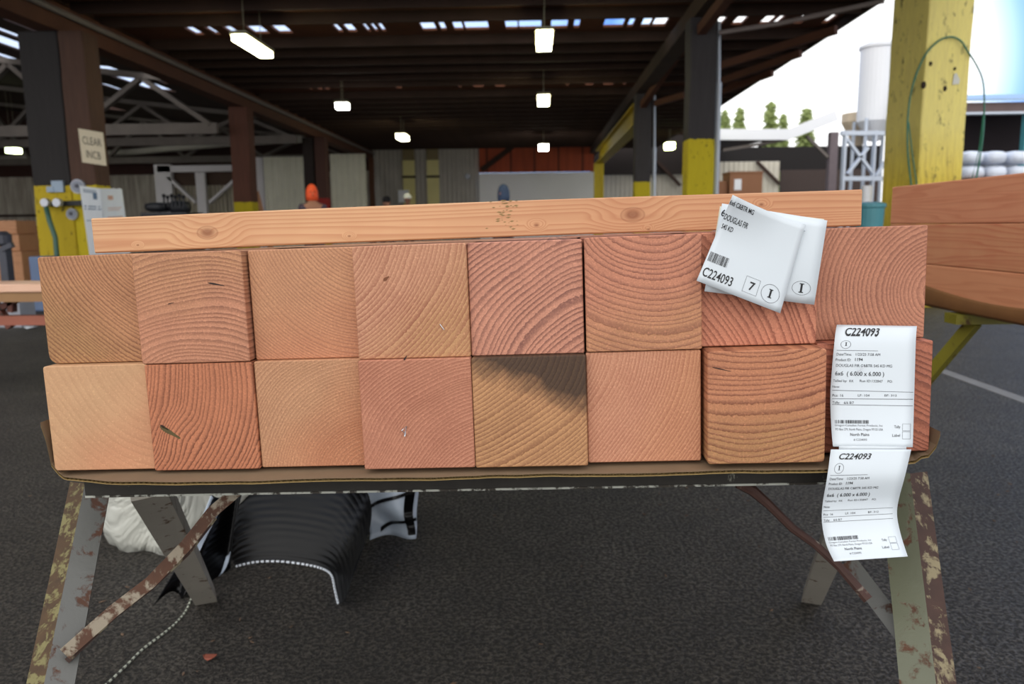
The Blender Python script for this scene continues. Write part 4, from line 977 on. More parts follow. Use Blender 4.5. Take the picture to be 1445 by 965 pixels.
for i in range(n):
    for j in range(8): fs.append((i*8+j, i*8+(j+1) % 8, (i+1)*8+(j+1) % 8, (i+1)*8+j))
fs += [tuple(range(8))[::-1], tuple(n*8 + j for j in range(8))]
me = bpy.data.meshes.new('fir_plank'); me.from_pydata(vs, [], fs); me.update(); me.materials.append(plm)
pl = bpy.data.objects.new('fir_plank', me); COL.objects.link(pl); pl.matrix_world = MS @ Matrix.Translation(((a0.x + a1.x)/2, yq, S + hb/2))
tag(pl, 'long pale orange plank with knots lying across the top of the timber bundle', 'plank')
print('plank', hb, tz0, tz1, a0, a1)
b = MB(); rnd = random.Random(5); inv = pl.matrix_world.inverted()
for k in range(44):
    q = inv @ (MS @ on_stack(rnd.gauss(712, 8), 283 + rnd.random() ** 1.4 * 40, yq)); s_ = rnd.uniform(.0006, .0026)
    b.add([(q.x - s_*1.6, -.0003, q.z), (q.x, -.0003, q.z - s_*.5), (q.x + s_*1.6, -.0003, q.z + s_*.2), (q.x, -.0003, q.z + s_*.5)], [(0,1,2,3)])
b.build('ink_smudge', plain('smudge_green', srgb(140, 116, 72), .7), pl, origin=(0,0,0))

# cardboard under the bundle -----------------------------------------------
cm = plain('card_tan', srgb(124, 102, 78), .8, 0, .25, 30); cm2 = plain('card_edge', srgb(160, 134, 84), .8, 0, .3, 60)
cb = thing('cardboard_liner', sp(0, 0, -S - .006), 'corrugated cardboard sheet under the timber bundle, turned up at both ends', 'cardboard')
W2 = 4 * S + .003
def card_path():
    pts = [(-W2 - .010, -S + .072), (-W2 - .005, -S + .05), (-W2 - .001, -S + .012), (-W2 + .008, -S - .002)]
    n = 40
    for i in range(n + 1): pts.append((-W2 + .02 + (2*W2 - .04) * i / n, -S - .0045))
    pts += [(W2 - .002, -S - .001), (W2 + .007, -S + .012), (W2 + .012, -S + .03)]
    return pts
cpth = card_path()
def card_fn(z_off):
    def fn(u, v_):
        i = u * (len(cpth) - 1); k = min(int(i), len(cpth) - 2); f = i - k
        x = cpth[k][0]*(1-f) + cpth[k+1][0]*f; z = cpth[k][1]*(1-f) + cpth[k+1][1]*f
        y = -.026 + .008 * mnoise.noise(Vector((x*6, 0, 0))) + .004 * mnoise.noise(Vector((x*25, 1, 0)))
        yy = y if v_ == 0 else (y + (v_) ** 1.5 * 2.0)
        yy += .030 * min(1, max(0, (abs(x) - W2 + .10) / .09))
        drop = (.004 + .003 * mnoise.noise(Vector((x*5, 3, 0)))) * max(0, 1 - v_ * 40)
        if abs(x) > W2 - .012: drop = 0
        return sp(x, yy, z + z_off - drop)
    return fn
MB().grid(card_fn(0), 94, 14, Vector((0, 0, -.0006))).build('top_liner', cm, cb, smooth=False)
MB().grid(card_fn(-.0042), 94, 14, Vector((0, 0, -.0006))).build('bottom_liner', cm2, cb)
b = MB(); nfl = 150; prev = None
vs = []; fs = []
f0 = card_fn(0)
for i in range(nfl * 4 + 1):
    u = .055 + i / (nfl * 4) * .9; z = -.0022 + .0016 * math.sin(i * math.pi / 2)
    p0 = f0(u, 0) + Vector((0, .001, z - .0006)); p1 = p0 + Vector((0, .06, .0045)); vs += [p0, p1]
fs = [(2*i, 2*i+2, 2*i+3, 2*i+1) for i in range(nfl * 4)]
MB().add(vs, fs).build('fluting', cm2, cb)

# steel sawhorse ---------------------------------------------------------------
grn = chipped('sawhorse_grey', srgb(94, 94, 90), srgb(84, 50, 30), .565, .4, 26); rstm = chipped('sawhorse_rust', srgb(136, 124, 92), srgb(70, 46, 36), .45, .45, 30)
oliv = chipped('sawhorse_olive', srgb(98, 100, 80), srgb(92, 54, 30), .58, .4, 24); drk = chipped('beam_dark', srgb(150, 150, 136), srgb(44, 40, 34), .36, .5, 30)
hs = thing('steel_sawhorse', sp(0, .1, -S).xy.to_3d(), 'chipped grey steel sawhorse carrying the timber bundle', 'sawhorse')
zbt = -S - .0115
b = MB()
zlow = on_stack(700, 690, .03).z
for (lo, hi) in (((-.585, .03, zlow), (.555, .037, zbt)), ((-.585, .037, zbt - .007), (.555, .10, zbt)),):
    b.box(lo, hi, MS)
b.build('beam', drk, hs)
b = MB().box((-.585, .0285, zlow - .0015), (.555, .0375, zlow + .0015), MS); b.build('beam_edge', chipped('edge_white', srgb(176, 178, 168), srgb(60, 54, 46), .5, .5, 40), hs)
def angle_leg(pt, pb_, d1, d2, w1, w2, t=.005, m1=None, m2=None, nm='leg'):
    pt, pb_ = Vector(pt), Vector(pb_)
    d = (pb_ - pt); k = pt.z / -d.z; foot = pt + d * k
    d1 = Vector(d1).normalized(); d2 = Vector(d2).normalized()
    def pl_(b, e1, w_, off):
        n_ = e1.cross(d.normalized()).normalized() * t
        if n_.dot(off) < 0: n_ = -n_
        vs = [];
        for i in range(9):
            q = pt.lerp(foot, i / 8); jit = 1 + .03 * mnoise.noise(q * 9)
            vs += [q, q + e1*w_*jit, q + e1*w_*jit + n_, q + n_]
        fs = [(i*4+j, i*4+(j+1) % 4, (i+1)*4+(j+1) % 4, (i+1)*4+j) for i in range(8) for j in range(4)] + [(3,2,1,0), (32,33,34,35)]
        return b.add(vs, fs)
    lg = pl_(MB(), d1, w1, d2).build(nm, m1, hs)
    pl_(MB(), d2, w2, d1).build('flange', m2 or m1, lg, origin=lg.parent.location)
    return lg, foot
flan = chipped('flange_yellow', srgb(120, 112, 66), srgb(82, 58, 30), .47, .6, 40)
farm_ = chipped('far_leg_grey', srgb(176, 170, 158), srgb(104, 72, 44), .6, .5, 22)
l1, f1 = angle_leg(at(120, 682, 1.16), at(62, 965, .93), (.85, .5, 0), (-.9, .25, 0), .038, .030, m1=grn, m2=flan)
l2, f2 = angle_leg(at(1284, 668, 1.14), at(1321, 965, .92), (-.75, .6, 0), (.8, .25, 0), .045, .032, m1=oliv, m2=rstm)
# far legs: foot positions on the ground under the bundle
def tube_leg(pt, pxf, m_, w_=.055, rot=.5):
    ft = atz(*pxf, 0); pt = Vector(pt); sd = Vector((math.cos(rot), math.sin(rot), 0))
    b = MB().sweep([pt, ft + Vector((0, 0, .0))], [(-w_/2, -w_/2), (w_/2, -w_/2), (w_/2, w_/2), (-w_/2, w_/2)], side=sd)
    for q in b.v[4:]: q.z = max(0, q.z) if q.z < .06 else q.z
    o = b.build('leg', m_, hs); return o
tube_leg(at(208, 680, 1.22), (290, 848), farm_, .056, .55)
tube_leg(at(1212, 672, 1.24), (1146, 848), farm_, .05, -.5)
b = MB().sweep([at(342, 686, 1.13), at(300, 722, 1.11), at(262, 770, 1.08), at(212, 822, 1.03), at(160, 862, .99), at(92, 922, .955)], [(-.009, -.004), (.009, -.004), (.009, .004), (-.009, .004)], side=Vector((.68, 0, -.73)))
b.build('brace', chipped('brace_beige', srgb(146, 134, 114), srgb(92, 58, 38), .5, .5, 30), hs)
b = MB().sweep([at(303, 730, 1.115), at(265, 780, 1.085), at(212, 830, 1.035), at(160, 870, .995), at(95, 932, .96)], [(-.004, -.003), (.004, -.003), (.004, .003), (-.004, .003)], side=Vector((.68, 0, -.73)))
b.build('brace', rstm, hs)
cur = [at(1040, 683, 1.1), at(1062, 692, 1.1), at(1085, 712, 1.09), at(1118, 745, 1.08), at(1150, 768, 1.07), at(1185, 800, 1.05), at(1225, 846, 1.02)]
b = MB().tube(cur, .0075, 8, scales=[.8, 1.1, .9, .85, .8, .85, 1]); b.build('brace', chipped('rod_brown', srgb(150, 140, 124), srgb(82, 54, 46), .40, .4, 34), hs)
b = MB().sweep([at(1196, 792, 1.10), at(1304, 934, 1.0)], [(-.013, -.003), (.013, -.003), (.013, .003), (-.013, .003)], side=Vector((.8, 0, .6)))
b.build('brace', grn, hs)

# ================================================================== TAGS
paper = plain('label_paper', srgb(206, 214, 220), .5, 0, .03, 4)
paper.node_tree.nodes['Principled BSDF'].inputs['Specular IOR Level'].default_value = .3
def sheet(fn, name, parent, nu, nv, ofs=.0004):
    """two-sided thin sheet following fn(u, v)"""
    def nrm(u, v):
        e = .01; a = fn(min(1, u+e), v) - fn(max(0, u-e), v); b = fn(u, min(1, v+e)) - fn(u, max(0, v-e)); return a.cross(b).normalized()
    b = MB(); W = nu + 1; vs = []
    for j in range(nv + 1):
        for i in range(nu + 1): vs.append(Vector(fn(i/nu, j/nv)))
    o = len(vs)
    for j in range(nv + 1):
        for i in range(nu + 1): vs.append(fn(i/nu, j/nv) - nrm(i/nu, j/nv) * ofs)
    fs = [(j*W+i, j*W+i+1, (j+1)*W+i+1, (j+1)*W+i) for j in range(nv) for i in range(nu)] + [(o+j*W+i, o+(j+1)*W+i, o+(j+1)*W+i+1, o+j*W+i+1) for j in range(nv) for i in range(nu)]
    for i in range(nu): fs += [(i, o+i, o+i+1, i+1), (nv*W+i, nv*W+i+1, o+nv*W+i+1, o+nv*W+i)]
    for j in range(nv): fs += [(j*W, (j+1)*W, o+(j+1)*W, o+j*W), (j*W+nu, o+j*W+nu, o+(j+1)*W+nu, (j+1)*W+nu)]
    b.add(vs, fs); return b.build(name, paper, parent, smooth=True), nrm
def printer(fn, nrm, asp, off=.0004):
    """asp = width/height; coordinates given in units of the sheet height, y up"""
    def pt(x, y):
        u, v = x / asp, y; u = min(.999, max(.001, u)); v = min(.999, max(.001, v)); return fn(u, v) + nrm(u, v) * off
    return pt
class Ink:
    def __init__(s, pt): s.pt = pt; s.b = {}
    def mb(s, m): return s.b.setdefault(m.name, (MB(), m))[0]
    def text(s, m, txt, x, y, h, w=None, shear=0, bold=0):
        vs, fs = text_mesh(txt, 1, 1, shear, bold); wv = max(a for a, b in vs); k = h / .7
        kx = k if w is None else w / wv
        s.mb(m).add([s.pt(x + a*kx, y + b*k) for a, b in vs], fs)
    def rect(s, m, x0, y0, x1, y1):
        n = max(1, int(abs(x1-x0)/.05)); k = max(1, int(abs(y1-y0)/.05)); vs = []; fs = []
        for j in range(k+1):
            for i in range(n+1): vs.append(s.pt(x0+(x1-x0)*i/n, y0+(y1-y0)*j/k))
        fs = [(j*(n+1)+i, j*(n+1)+i+1, (j+1)*(n+1)+i+1, (j+1)*(n+1)+i) for j in range(k) for i in range(n)]
        s.mb(m).add(vs, fs)
    def frame(s, m, x0, y0, x1, y1, t):
        s.rect(m, x0, y0, x1, y0+t); s.rect(m, x0, y1-t, x1, y1); s.rect(m, x0, y0, x0+t, y1); s.rect(m, x1-t, y0, x1, y1)
    def ring(s, m, cx, cy, rx, ry, t):
        n = 32; vs = []
        for k in range(n):
            a = 2*math.pi*k/n; vs += [s.pt(cx+rx*math.cos(a), cy+ry*math.sin(a)), s.pt(cx+(rx-t)*math.cos(a), cy+(ry-t)*math.sin(a))]
        s.mb(m).add(vs, [(2*k, 2*((k+1) % n), 2*((k+1) % n)+1, 2*k+1) for k in range(n)])
    def serif_I(s, m, cx, cy, h, lean=0):
        w_ = h * .22; s.rect(m, cx-w_*.5, cy-h/2, cx+w_*.5, cy+h/2); s.rect(m, cx-w_*1.1, cy-h/2, cx+w_*1.1, cy-h/2+h*.1); s.rect(m, cx-w_*1.1, cy+h/2-h*.1, cx+w_*1.1, cy+h/2)
    def bars(s, m, x0, y0, x1, y1, seed):
        r = random.Random(seed); x = x0
        while x < x1:
            w_ = r.choice((.25, .5, .5, .9)) * (x1-x0)/34; s.rect(m, x, y0, min(x1, x+w_), y1); x += w_ + r.choice((.35, .5, .9)) * (x1-x0)/34
    def done(s, parent):
        for nm, (b, m) in s.b.items(): b.build({'ink_black': 'printed_text', 'ink_grey': 'fine_print', 'ink_mid': 'small_print'}.get(nm, 'print'), m, parent)

def curve_pts(pts):
    """piecewise Catmull-Rom through (px, py, d) by normalised length"""
    P_ = [Vector(p) for p in pts]; L_ = [0]
    for a, b in zip(P_, P_[1:]): L_.append(L_[-1] + (b.xy - a.xy).length)
    def f(t):
        s = t * L_[-1]; k = 0
        while k < len(P_) - 2 and s > L_[k+1]: k += 1
        u = (s - L_[k]) / (L_[k+1] - L_[k]); p0, p1, p2, p3 = P_[max(0, k-1)], P_[k], P_[k+1], P_[min(len(P_)-1, k+2)]
        return .5*((2*p1) + (p2-p0)*u + (2*p0-5*p1+4*p2-p3)*u*u + (3*p1-p0-3*p2+p3)*u*u*u)
    return f
def strip_fn(left, right):          # v = 0 bottom, 1 top
    fl, fr_ = curve_pts(left), curve_pts(right)
    def fn(u, v):
        a, b = fl(1-v), fr_(1-v); A = MS @ on_stack(a.x, a.y, a.z); B = MS @ on_stack(b.x, b.y, b.z)
        return A.lerp(B, u)
    return fn
def big_label(ink, sh_=.25):
    X = lambda x: (x - 78) / 920; Y = lambda y: 1 - (y - 42) / 920
    I = ink
    I.text(ink_b, 'C224093', X(145), Y(138), .052, .290, sh_, .012)
    I.ring(ink_g, X(165), Y(203), .042, .040, .003); I.serif_I(ink_b, X(167), Y(200), .034)
    I.rect(ink_g, X(100), Y(254), X(410), Y(251))
    I.text(inkm, 'Date/Time:', X(100), Y(290), .020, .125); I.text(inkm, '1/23/25 7:58 AM', X(240), Y(289), .020, .205)
    I.text(inkm, 'Product ID:', X(98), Y(328), .020, .125); I.text(ink_b, '1194', X(238), Y(326), .022, .068, 0, .01)
    I.text(inkm, 'DOUGLAS FIR C&BTR S4S KD MG', X(103), Y(366), .020, .455)
    I.text(inkm, '6x6  ( 6.000 x 6.000 )', X(102), Y(424), .030, .395, 0, .006)
    I.text(inkm, 'Tallied by:  KK', X(92), Y(470), .019, .165); I.text(inkm, 'Run ID:132847', X(287), Y(468), .019, .185); I.text(inkm, 'PO:', X(492), Y(468), .019, .04)
    I.text(inkm, 'Note:', X(88), Y(515), .018, .06)
    for yy in (537, 592, 632): I.rect(ink_g, X(90), Y(yy+1.5), X(684), Y(yy-1.5))
    I.text(inkm, 'Pcs: 16', X(90), Y(578), .019, .09); I.text(inkm, 'LF: 104', X(277), Y(577), .019, .095); I.text(inkm, 'BF: 312', X(472), Y(576), .019, .10)
    I.text(inkm, 'Tally:    6/6 8/7', X(92), Y(626), .019, .172)
    I.bars(ink_b, X(107), Y(784), X(360), Y(753), 5)
    I.text(ink_g, 'Oregon-Canadian Forest Products, Inc', X(103), Y(806), .015, .39); I.text(ink_g, 'PO Box 279, North Plains, Oregon 97133 USA', X(106), Y(831), .015, .39)
    I.text(ink_b, 'North Plains', X(215), Y(866), .021, .158, 0, .004); I.text(ink_g, '# C224093', X(240), Y(900), .017, .11)
    I.text(inkm, 'Tally', X(548), Y(815), .020, .05); I.text(inkm, 'Label', X(533), Y(870), .020, .065)
    I.frame(ink_g, X(610), Y(832), X(672), Y(783), .002); I.frame(ink_g, X(610), Y(886), X(672), Y(836), .002)
ink_b = ink
lt = thing('bundle_label', MS @ on_stack(1235, 625, -.026), 'long white two part label stapled on the far right timbers, lower half hanging and curling', 'label')
dF = .0095
fU = strip_fn([(1181, 458, .020), (1178, 478, .006), (1172, 550, -.006), (1173, 600, -.016), (1175.5, 630, -.026)], [(1294, 460, .022), (1292.5, 480, .008), (1290, 560, -.004), (1289, 600, -.015), (1288, 631, -.026)])
fL = strip_fn([(1172.5, 634, -.027), (1167, 675, -.036), (1161, 710, -.028), (1160, 738, -.030), (1166, 768, -.042), (1177, 792, -.064)], [(1286, 634, -.027), (1277, 672, -.036), (1268, 706, -.028), (1266, 728, -.030), (1272, 757, -.042), (1281, 785, -.064)])
s1, n1 = sheet(fU, 'upper_sheet', lt, 8, 20); s2, n2 = sheet(fL, 'lower_sheet', lt, 8, 28)
I1 = Ink(printer(fU, n1, .668)); big_label(I1, .2); I1.done(lt); I2 = Ink(printer(fL, n2, .70)); big_label(I2, .25); I2.done(lt)
fT = strip_fn([(1184, 629, -.0265), (1184, 635, -.0265)], [(1279, 630, -.0265), (1279, 635, -.0265)])
sheet(fT, 'perforated_join', lt, 4, 1)
p0, p1 = MS @ on_stack(1210, 527, -.007), MS @ on_stack(1219, 517, -.007)
MB().tube([p0 + Vector((0, .004, 0)), p0, p1, p1 + Vector((0, .004, 0))], .0007, 6).build('staple', steel, lt)

def bil(TL, TR, BR, BL, curl=None):
    def fn(u, v):
        x = (TL[0]*(1-u) + TR[0]*u)*v + (BL[0]*(1-u) + BR[0]*u)*(1-v); y = (TL[1]*(1-u) + TR[1]*u)*v + (BL[1]*(1-u) + BR[1]*u)*(1-v); d = (TL[2]*(1-u) + TR[2]*u)*v + (BL[2]*(1-u) + BR[2]*u)*(1-v)
        if curl: dx, dy, dd = curl(u, v); x += dx; y += dy; d += dd
        return MS @ on_stack(x, y, d)
    return fn
dU = -.0065
# rearmost tag, only its edge shows
f3 = bil((1016, 291, dU), (1163, 309, dU), (1147, 424, dU - .001), (997, 407, dU - .001))
t3 = thing('lumber_tag', MS @ on_stack(1080, 360, dU), 'yellowed square tag, rearmost of the pinned tags, only its left edge showing', 'tag')
m3 = plain('paper_yellowed', srgb(214, 210, 190), .6, 0, .05); s3, n3 = sheet(f3, 'paper', t3, 8, 8); s3.data.materials.clear(); s3.data.materials.append(m3)
f2_ = bil((1019, 287, dU - .004), (1167.5, 311, dU - .006), (1149, 430, dU - .005), (994, 411, dU - .006), lambda u, v: (0, 0, -.003 * math.sin(math.pi * v)))
t2 = thing('lumber_tag', MS @ on_stack(1080, 360, dU - .004), 'white square tag pinned behind the front one, its right side with a ringed I showing', 'tag')
s2_, n2_ = sheet(f2_, 'paper', t2, 10, 10); I = Ink(printer(f2_, n2_, 1.28))
I.ring(ink_g, .86*1.28, .175, .11, .082, .004); I.serif_I(ink_b, .86*1.28, .175, .11); I.text(ink_b, "6'", .01, .86, .075, .07, 0, .01)
I.text(ink_b, "7'", .005, .62, .07, .06, 0, .01); I.done(t2)
def curl1(u, v):
    k = max(0, v - .45) / .55; q = max(0, 1 - u * 1.5)
    return (0, 2.5 * math.sin(math.pi*u) * k, -.020 * k * k * (q + .15) - .003)
f1_ = bil((1034, 275, dU - .006), (1137, 317, dU - .008), (1101, 442, dU - .010), (983, 396, dU - .012), curl1)
t1 = thing('lumber_tag', MS @ on_stack(1050, 360, dU - .012), 'white square tag in front of the pinned tags, tilted, upper left corner curling up', 'tag')
s1_, n1_ = sheet(f1_, 'paper', t1, 14, 14); A = .96; I = Ink(printer(f1_, n1_, A, .0005))
I.text(ink_b, '6x6 C&BTR MG', .0, .895, .055, .31, 0, .006); I.text(ink_b, 'DOUGLAS FIR', .005, .725, .065, .30, 0, .006); I.text(ink_b, "S4S KD", .02, .625, .055, .14, 0, .006)
I.bars(ink_b, .02, .245, .245, .35, 9); I.text(ink_b, 'C224093', .02, .075, .10, .345, 0, .006)
I.frame(ink_g, .49, .075, .655, .25, .003); I.text(ink_b, '7', .545, .115, .09, .065, 0, .01); I.ring(ink_g, .795, .16, .105, .10, .004); I.serif_I(ink_b, .795, .16, .095); I.done(t1)
for (t_, px, py) in ((t2, 1131, 322),):
    p0 = MS @ on_stack(px - 4, py, dU - .012); p1 = MS @ on_stack(px + 5, py + 4, dU - .012)
    MB().tube([p0 + Vector((0, .006, 0)), p0, p1, p1 + Vector((0, .006, 0))], .0006, 6).build('staple', steel, t_)

# ================================================================== UNDER THE BENCH
tarpm = NT('white_tarp'); v = tarpm.tc.outputs['Object']; tarpm.color(tarpm.mix(tarpm.noise(v, 5, 3), srgb(208, 208, 196), srgb(176, 178, 172))); tarpm.rough(.5); tarpm.bump(tarpm.noise(v, 7, 3, .5, 1.2), .8, .06)
# crumpled white tarp bundle
def fold_blob(cx, cy, rx, ry, h_, seed, name, mat, lab, cat, n=40, m=18, sharp=1.):
    vs = []; fs = []
    for j in range(m + 1):
        t = j / m
        for i in range(n):
            a = 2*math.pi*i/n
            prof = (1 - t**2.6) ** .5 if t < 1 else 0
            prof *= (.90 + .13*math.sin(math.pi*min(1, t*1.6)))
            p = Vector((math.cos(a), math.sin(a), t*1.2))
            rdg = abs(mnoise.noise(Vector((p.x*1.6 + seed, p.y*1.6, p.z*1.3)))) * .34*sharp + mnoise.noise(p*3.5 + Vector((seed, 4, 2))) * .07
            k_ = prof * (1.08 - rdg)
            vs.append((cx + rx*k_*math.cos(a), cy + ry*k_*math.sin(a), max(0.0, h_*t * (1 - .06*mnoise.noise(p*2 + Vector((9, seed, 0)))))))
    for j in range(m):
        for i in range(n): fs.append((j*n+i, j*n+(i+1) % n, (j+1)*n+(i+1) % n, (j+1)*n+i))
    fs.append(tuple(range(n))[::-1])
    o = MB().add(vs, fs).build(name, mat, origin=(cx, cy, 0), smooth=True); return tag(o, lab, cat)
c_ = atz(222, 792, 0)
fold_blob(c_.x - .015, c_.y + .27, .265, .25, .62, 2.3, 'tarp_bundle', tarpm.m, 'crumpled off white tarp heaped under the left end of the bench', 'tarp')
blk = NT('black_wrap'); v = blk.tc.outputs['Object']; blk.color(srgb(4, 4, 5)); blk.b.inputs['Specular IOR Level'].default_value = .25; blk.rough(.34)
wave = blk.n.new('ShaderNodeTexWave'); blk.l.new(v, wave.inputs['Vector']); wave.bands_direction = 'Z'; wave.inputs['Scale'].default_value = 22; wave.inputs['Distortion'].default_value = .4; blk.bump(wave.outputs['Fac'], .25, .003)
blkm = blk.m
ws = plain('wrap_pale', srgb(178, 190, 204), .4, 0, .15, 6)
# black plastic sheet standing curled like an arch, white stitched hem
hem = [(333, 800), (360, 794), (395, 793), (430, 797), (455, 803), (468, 812), (473, 832), (476, 852)]
hp = [atz(x, y, .004) for x, y in hem]
hp[-1] = atz(478, 853, .004)
top = [at(322, 700, hp[0].y + .22), at(350, 655, hp[1].y + .3), at(395, 640, hp[2].y + .34), at(440, 640, hp[3].y + .34), at(490, 655, hp[4].y + .30), at(520, 700, hp[5].y + .22), at(522, 745, hp[6].y + .12), at(500, 800, hp[7].y + .06)]
def cr(P_, t):
    s = t * (len(P_)-1); k = min(int(s), len(P_)-2); u = s-k; p0, p1, p2, p3 = P_[max(0, k-1)], P_[k], P_[k+1], P_[min(len(P_)-1, k+2)]
    return .5*((2*p1) + (p2-p0)*u + (2*p0-5*p1+4*p2-p3)*u*u + (3*p1-p0-3*p2+p3)*u*u*u)
def wf(u, v_):
    a, b_ = cr(hp, u), cr(top, u); q = a.lerp(b_, v_); q += Vector((.02*math.sin(v_*3.14)*(u-.3), -.05*math.sin(v_*3.14), .0)); q.z = max(q.z, .003); q += Vector((0, -.0010, 0)) * math.sin(v_*90); return q
lw_ = thing('plastic_wrap', hp[2].xy.to_3d(), 'glossy black plastic wrap curled over on the ground with a white stitched hem', 'plastic wrap')
MB().grid(wf, 40, 90, Vector((0, .004, .002))).build('sheet', blkm, lw_, smooth=True)
b = MB()
for i in range(34):
    u0 = .01 + i/34*.98; p0 = wf(u0, .004) + Vector((0, -.005, .003)); p1 = wf(min(1, u0 + .017), .004) + Vector((0, -.005, .003)); b.tube([p0, p1], .0035, 6)
b.build('stitching', wht, lw_)
# torn pale end of the wrap at right
def rf(u, v_):
    bl, br, tr, tl = atz(522, 762, .003), atz(589, 755, .003), at(590, 668, atz(589, 755, 0).y + .05), at(505, 668, atz(522, 762, 0).y + .12)
    q = bl.lerp(br, u).lerp(tl.lerp(tr, u), v_); return q + Vector((0, .03*math.sin(u*5 + v_*2) + .012*math.sin(v_*11), 0))
rw = thing('printed_wrap', rf(.5, 0).xy.to_3d(), 'pale grey lumber wrap with black stripes standing right of the black wrap', 'plastic wrap')
MB().grid(rf, 18, 14, Vector((0, .003, 0))).build('sheet', ws, rw, smooth=True)
b = MB()
def stripe(p0, p1, w_):
    def g(u, v_):
        a = p0[0] + (p1[0]-p0[0])*u; c__ = p0[1] + (p1[1]-p0[1])*u + .05*math.sin(u*3) + (v_-.5)*w_; return rf(min(1, max(0, a)), min(1, max(0, c__))) + Vector((0, -.004, 0))
    return g
for p0, p1, w_ in (((.0, .42), (1, .72), .05), ((.2, .08), (1, .30), .06), ((.2, .80), (.8, 1.05), .05)): b.grid(stripe(p0, p1, w_), 14, 2)
b.grid(lambda u, v_: rf(.84 + .16*u - .06*math.sin((1 - v_)*3), .06 + .94*v_) + Vector((0, -.006, 0)), 4, 12)
b.build('black_stripe', blkm, rw)
# dark and pale flap at left of the wrap
flap = [(212, 861, 0), (275, 790, 0), (333, 800, 0)]
def ff(u, v_):
    bl, br = atz(214, 858, .003), atz(322, 812, .003); tl, tr = at(300, 700, bl.y + .30), at(352, 680, br.y + .22)
    q = bl.lerp(br, u).lerp(tl.lerp(tr, u), v_); q += Vector((0, .045*math.sin(u*9 + v_*3), .012*math.sin(u*14))); q.z = max(.003, q.z); return q
fw = thing('wrap_flap', ff(.5, 0).xy.to_3d(), 'creased black flap of wrap with pale bands behind the left sawhorse leg', 'plastic wrap')
MB().grid(ff, 30, 16, Vector((0, .003, .001))).build('sheet', blkm, fw, smooth=True)
b = MB(); b.grid(lambda u, v_: ff(.04 + .16*u, .45 + .55*v_) + Vector((0, -.006, .001)), 4, 10)
b.grid(lambda u, v_: ff(.30 + .12*u, .25 + .75*v_) + Vector((0, -.006, .001)), 4, 10); b.grid(lambda u, v_: ff(.80 + .2*u*v_, .0 + .22*v_) + Vector((0, -.006, .001)), 4, 6)
b.build('pale_band', ws, fw)
# white cord with dark flecks on the asphalt
cp = [atz(x, y, .004) for x, y in ((271, 842), (262, 862), (247, 880), (225, 898), (200, 917), (175, 942), (145, 970), (120, 992))]
cpp = [cr(cp, i/60) for i in range(61)]
o = thing('cord', cp[3].xy.to_3d(), 'thin white cord with dark flecks lying on the asphalt at lower left', 'cord')
MB().tube(cpp, .0022, 6).build('core', plain('cord_dark', srgb(60, 60, 54), .7), o)
b = MB()
for i in range(0, 60, 2): b.tube([cpp[i], cpp[i+1]], .0029, 6)
b.build('pale_fleck', plain('cord_white', srgb(190, 194, 176), .6), o)
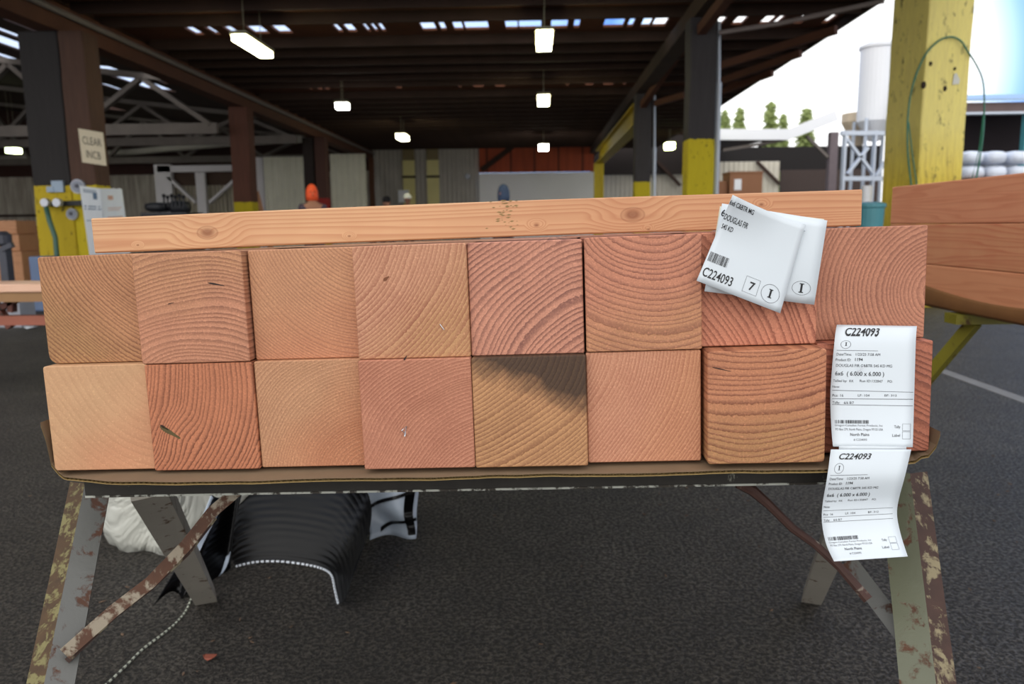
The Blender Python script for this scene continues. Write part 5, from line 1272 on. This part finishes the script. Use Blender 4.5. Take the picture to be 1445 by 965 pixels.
# green strapping on the yellow post ----------------------------------------
gs = NT('green_strap'); gs.color(srgb(30, 104, 82)); gs.rough(.4)
fp = [(1286, 262), (1281, 215), (1281, 165), (1288, 120), (1304, 80), (1324, 58), (1342, 52), (1356, 58), (1364, 70)]
loop = [on_post(x, y, .03) for x, y in fp]
yy = loop[-1].y
loop += [at(1378, 92, yy + .1), at(1387, 115, yy + .2), at(1389, 150, yy + .25), at(1386, 200, yy + .2), at(1376, 262, yy + .15)]
o = thing('plastic_strapping', loop[0], 'green plastic strapping looped over the big yellow post', 'strapping')
lp = [cr(loop, i/60) for i in range(61)]; lp.append(Vector((lp[-1].x, lp[-1].y, .01))); lp.insert(0, Vector((loop[0].x, loop[0].y - .02, .01)))
MB().tube(lp, .010, 6).build('outer_strand', gs.m, o, smooth=True)
l2_ = [on_post(x, y, .03) for x, y in ((1294, 264), (1287, 215), (1282, 172))]; l3_ = [at(1388, 160, yy+.25), at(1382, 210, yy+.2), at(1369, 262, yy+.15)]
MB().tube([Vector((l2_[0].x, l2_[0].y, .01))] + l2_, .008, 6).build('inner_strand', gs.m, o); MB().tube(l3_ + [Vector((l3_[-1].x, yy + .15, .01))], .008, 6).build('inner_strand', gs.m, o)

# litter --------------------------------------------------------------------------
b = MB(); rnd = random.Random(11)
for k in range(420):
    q = Vector((rnd.uniform(-3.5, 4), .95 + 4.5 * rnd.random() ** 1.5, .0015)); s_ = rnd.uniform(.002, .009); a = rnd.uniform(0, 3.14); e = s_ * rnd.uniform(.2, .6)
    u_ = Vector((math.cos(a), math.sin(a), .1)); w_ = Vector((-math.sin(a), math.cos(a), 0))
    vs = [q - u_*s_, q + w_*e, q + u_*s_, q - w_*e]; b.add(vs + [p + Vector((0,0,.002)) for p in vs], [(3,2,1,0), (4,5,6,7), (0,1,5,4), (1,2,6,5), (2,3,7,6), (3,0,4,7)])
o = b.build('wood_chips', plain('chip', srgb(120, 96, 76), .8, 0, .5, 30)); tag(o, 'wood chips and splinters scattered over the asphalt', 'wood chips', None, 'stuff')
for (px, py, s_, c__, lab) in ((296, 928, .016, srgb(150, 80, 60), 'small reddish scrap on the asphalt, lower left'), (43, 463, .07, srgb(200, 204, 210), 'white paper scrap on the ground under the left bench'), (33, 424, .06, srgb(190, 196, 206), 'white paper scrap behind the red bench legs'), (1085, 681 + 700*0, .0, None, '')):
    if c__ is None: continue
    q = atz(px, py, .004) if py > 440 else atz(px, py, .004)
    vs = [q + Vector((s_*math.cos(t)*(1 + .3*math.sin(3*t)), s_*.8*math.sin(t), .3*s_*(.5+.5*math.cos(2*t)))) for t in [i*.785 for i in range(8)]]
    bb = MB().add(vs + [p_ + Vector((0,0,.002)) for p_ in vs], [tuple(range(8))[::-1], tuple(range(8, 16))] + [(j, (j+1) % 8, 8+(j+1) % 8, 8+j) for j in range(8)])
    tag(bb.build('scrap', plain('scrap', c__, .6), origin=q), lab, 'scrap')
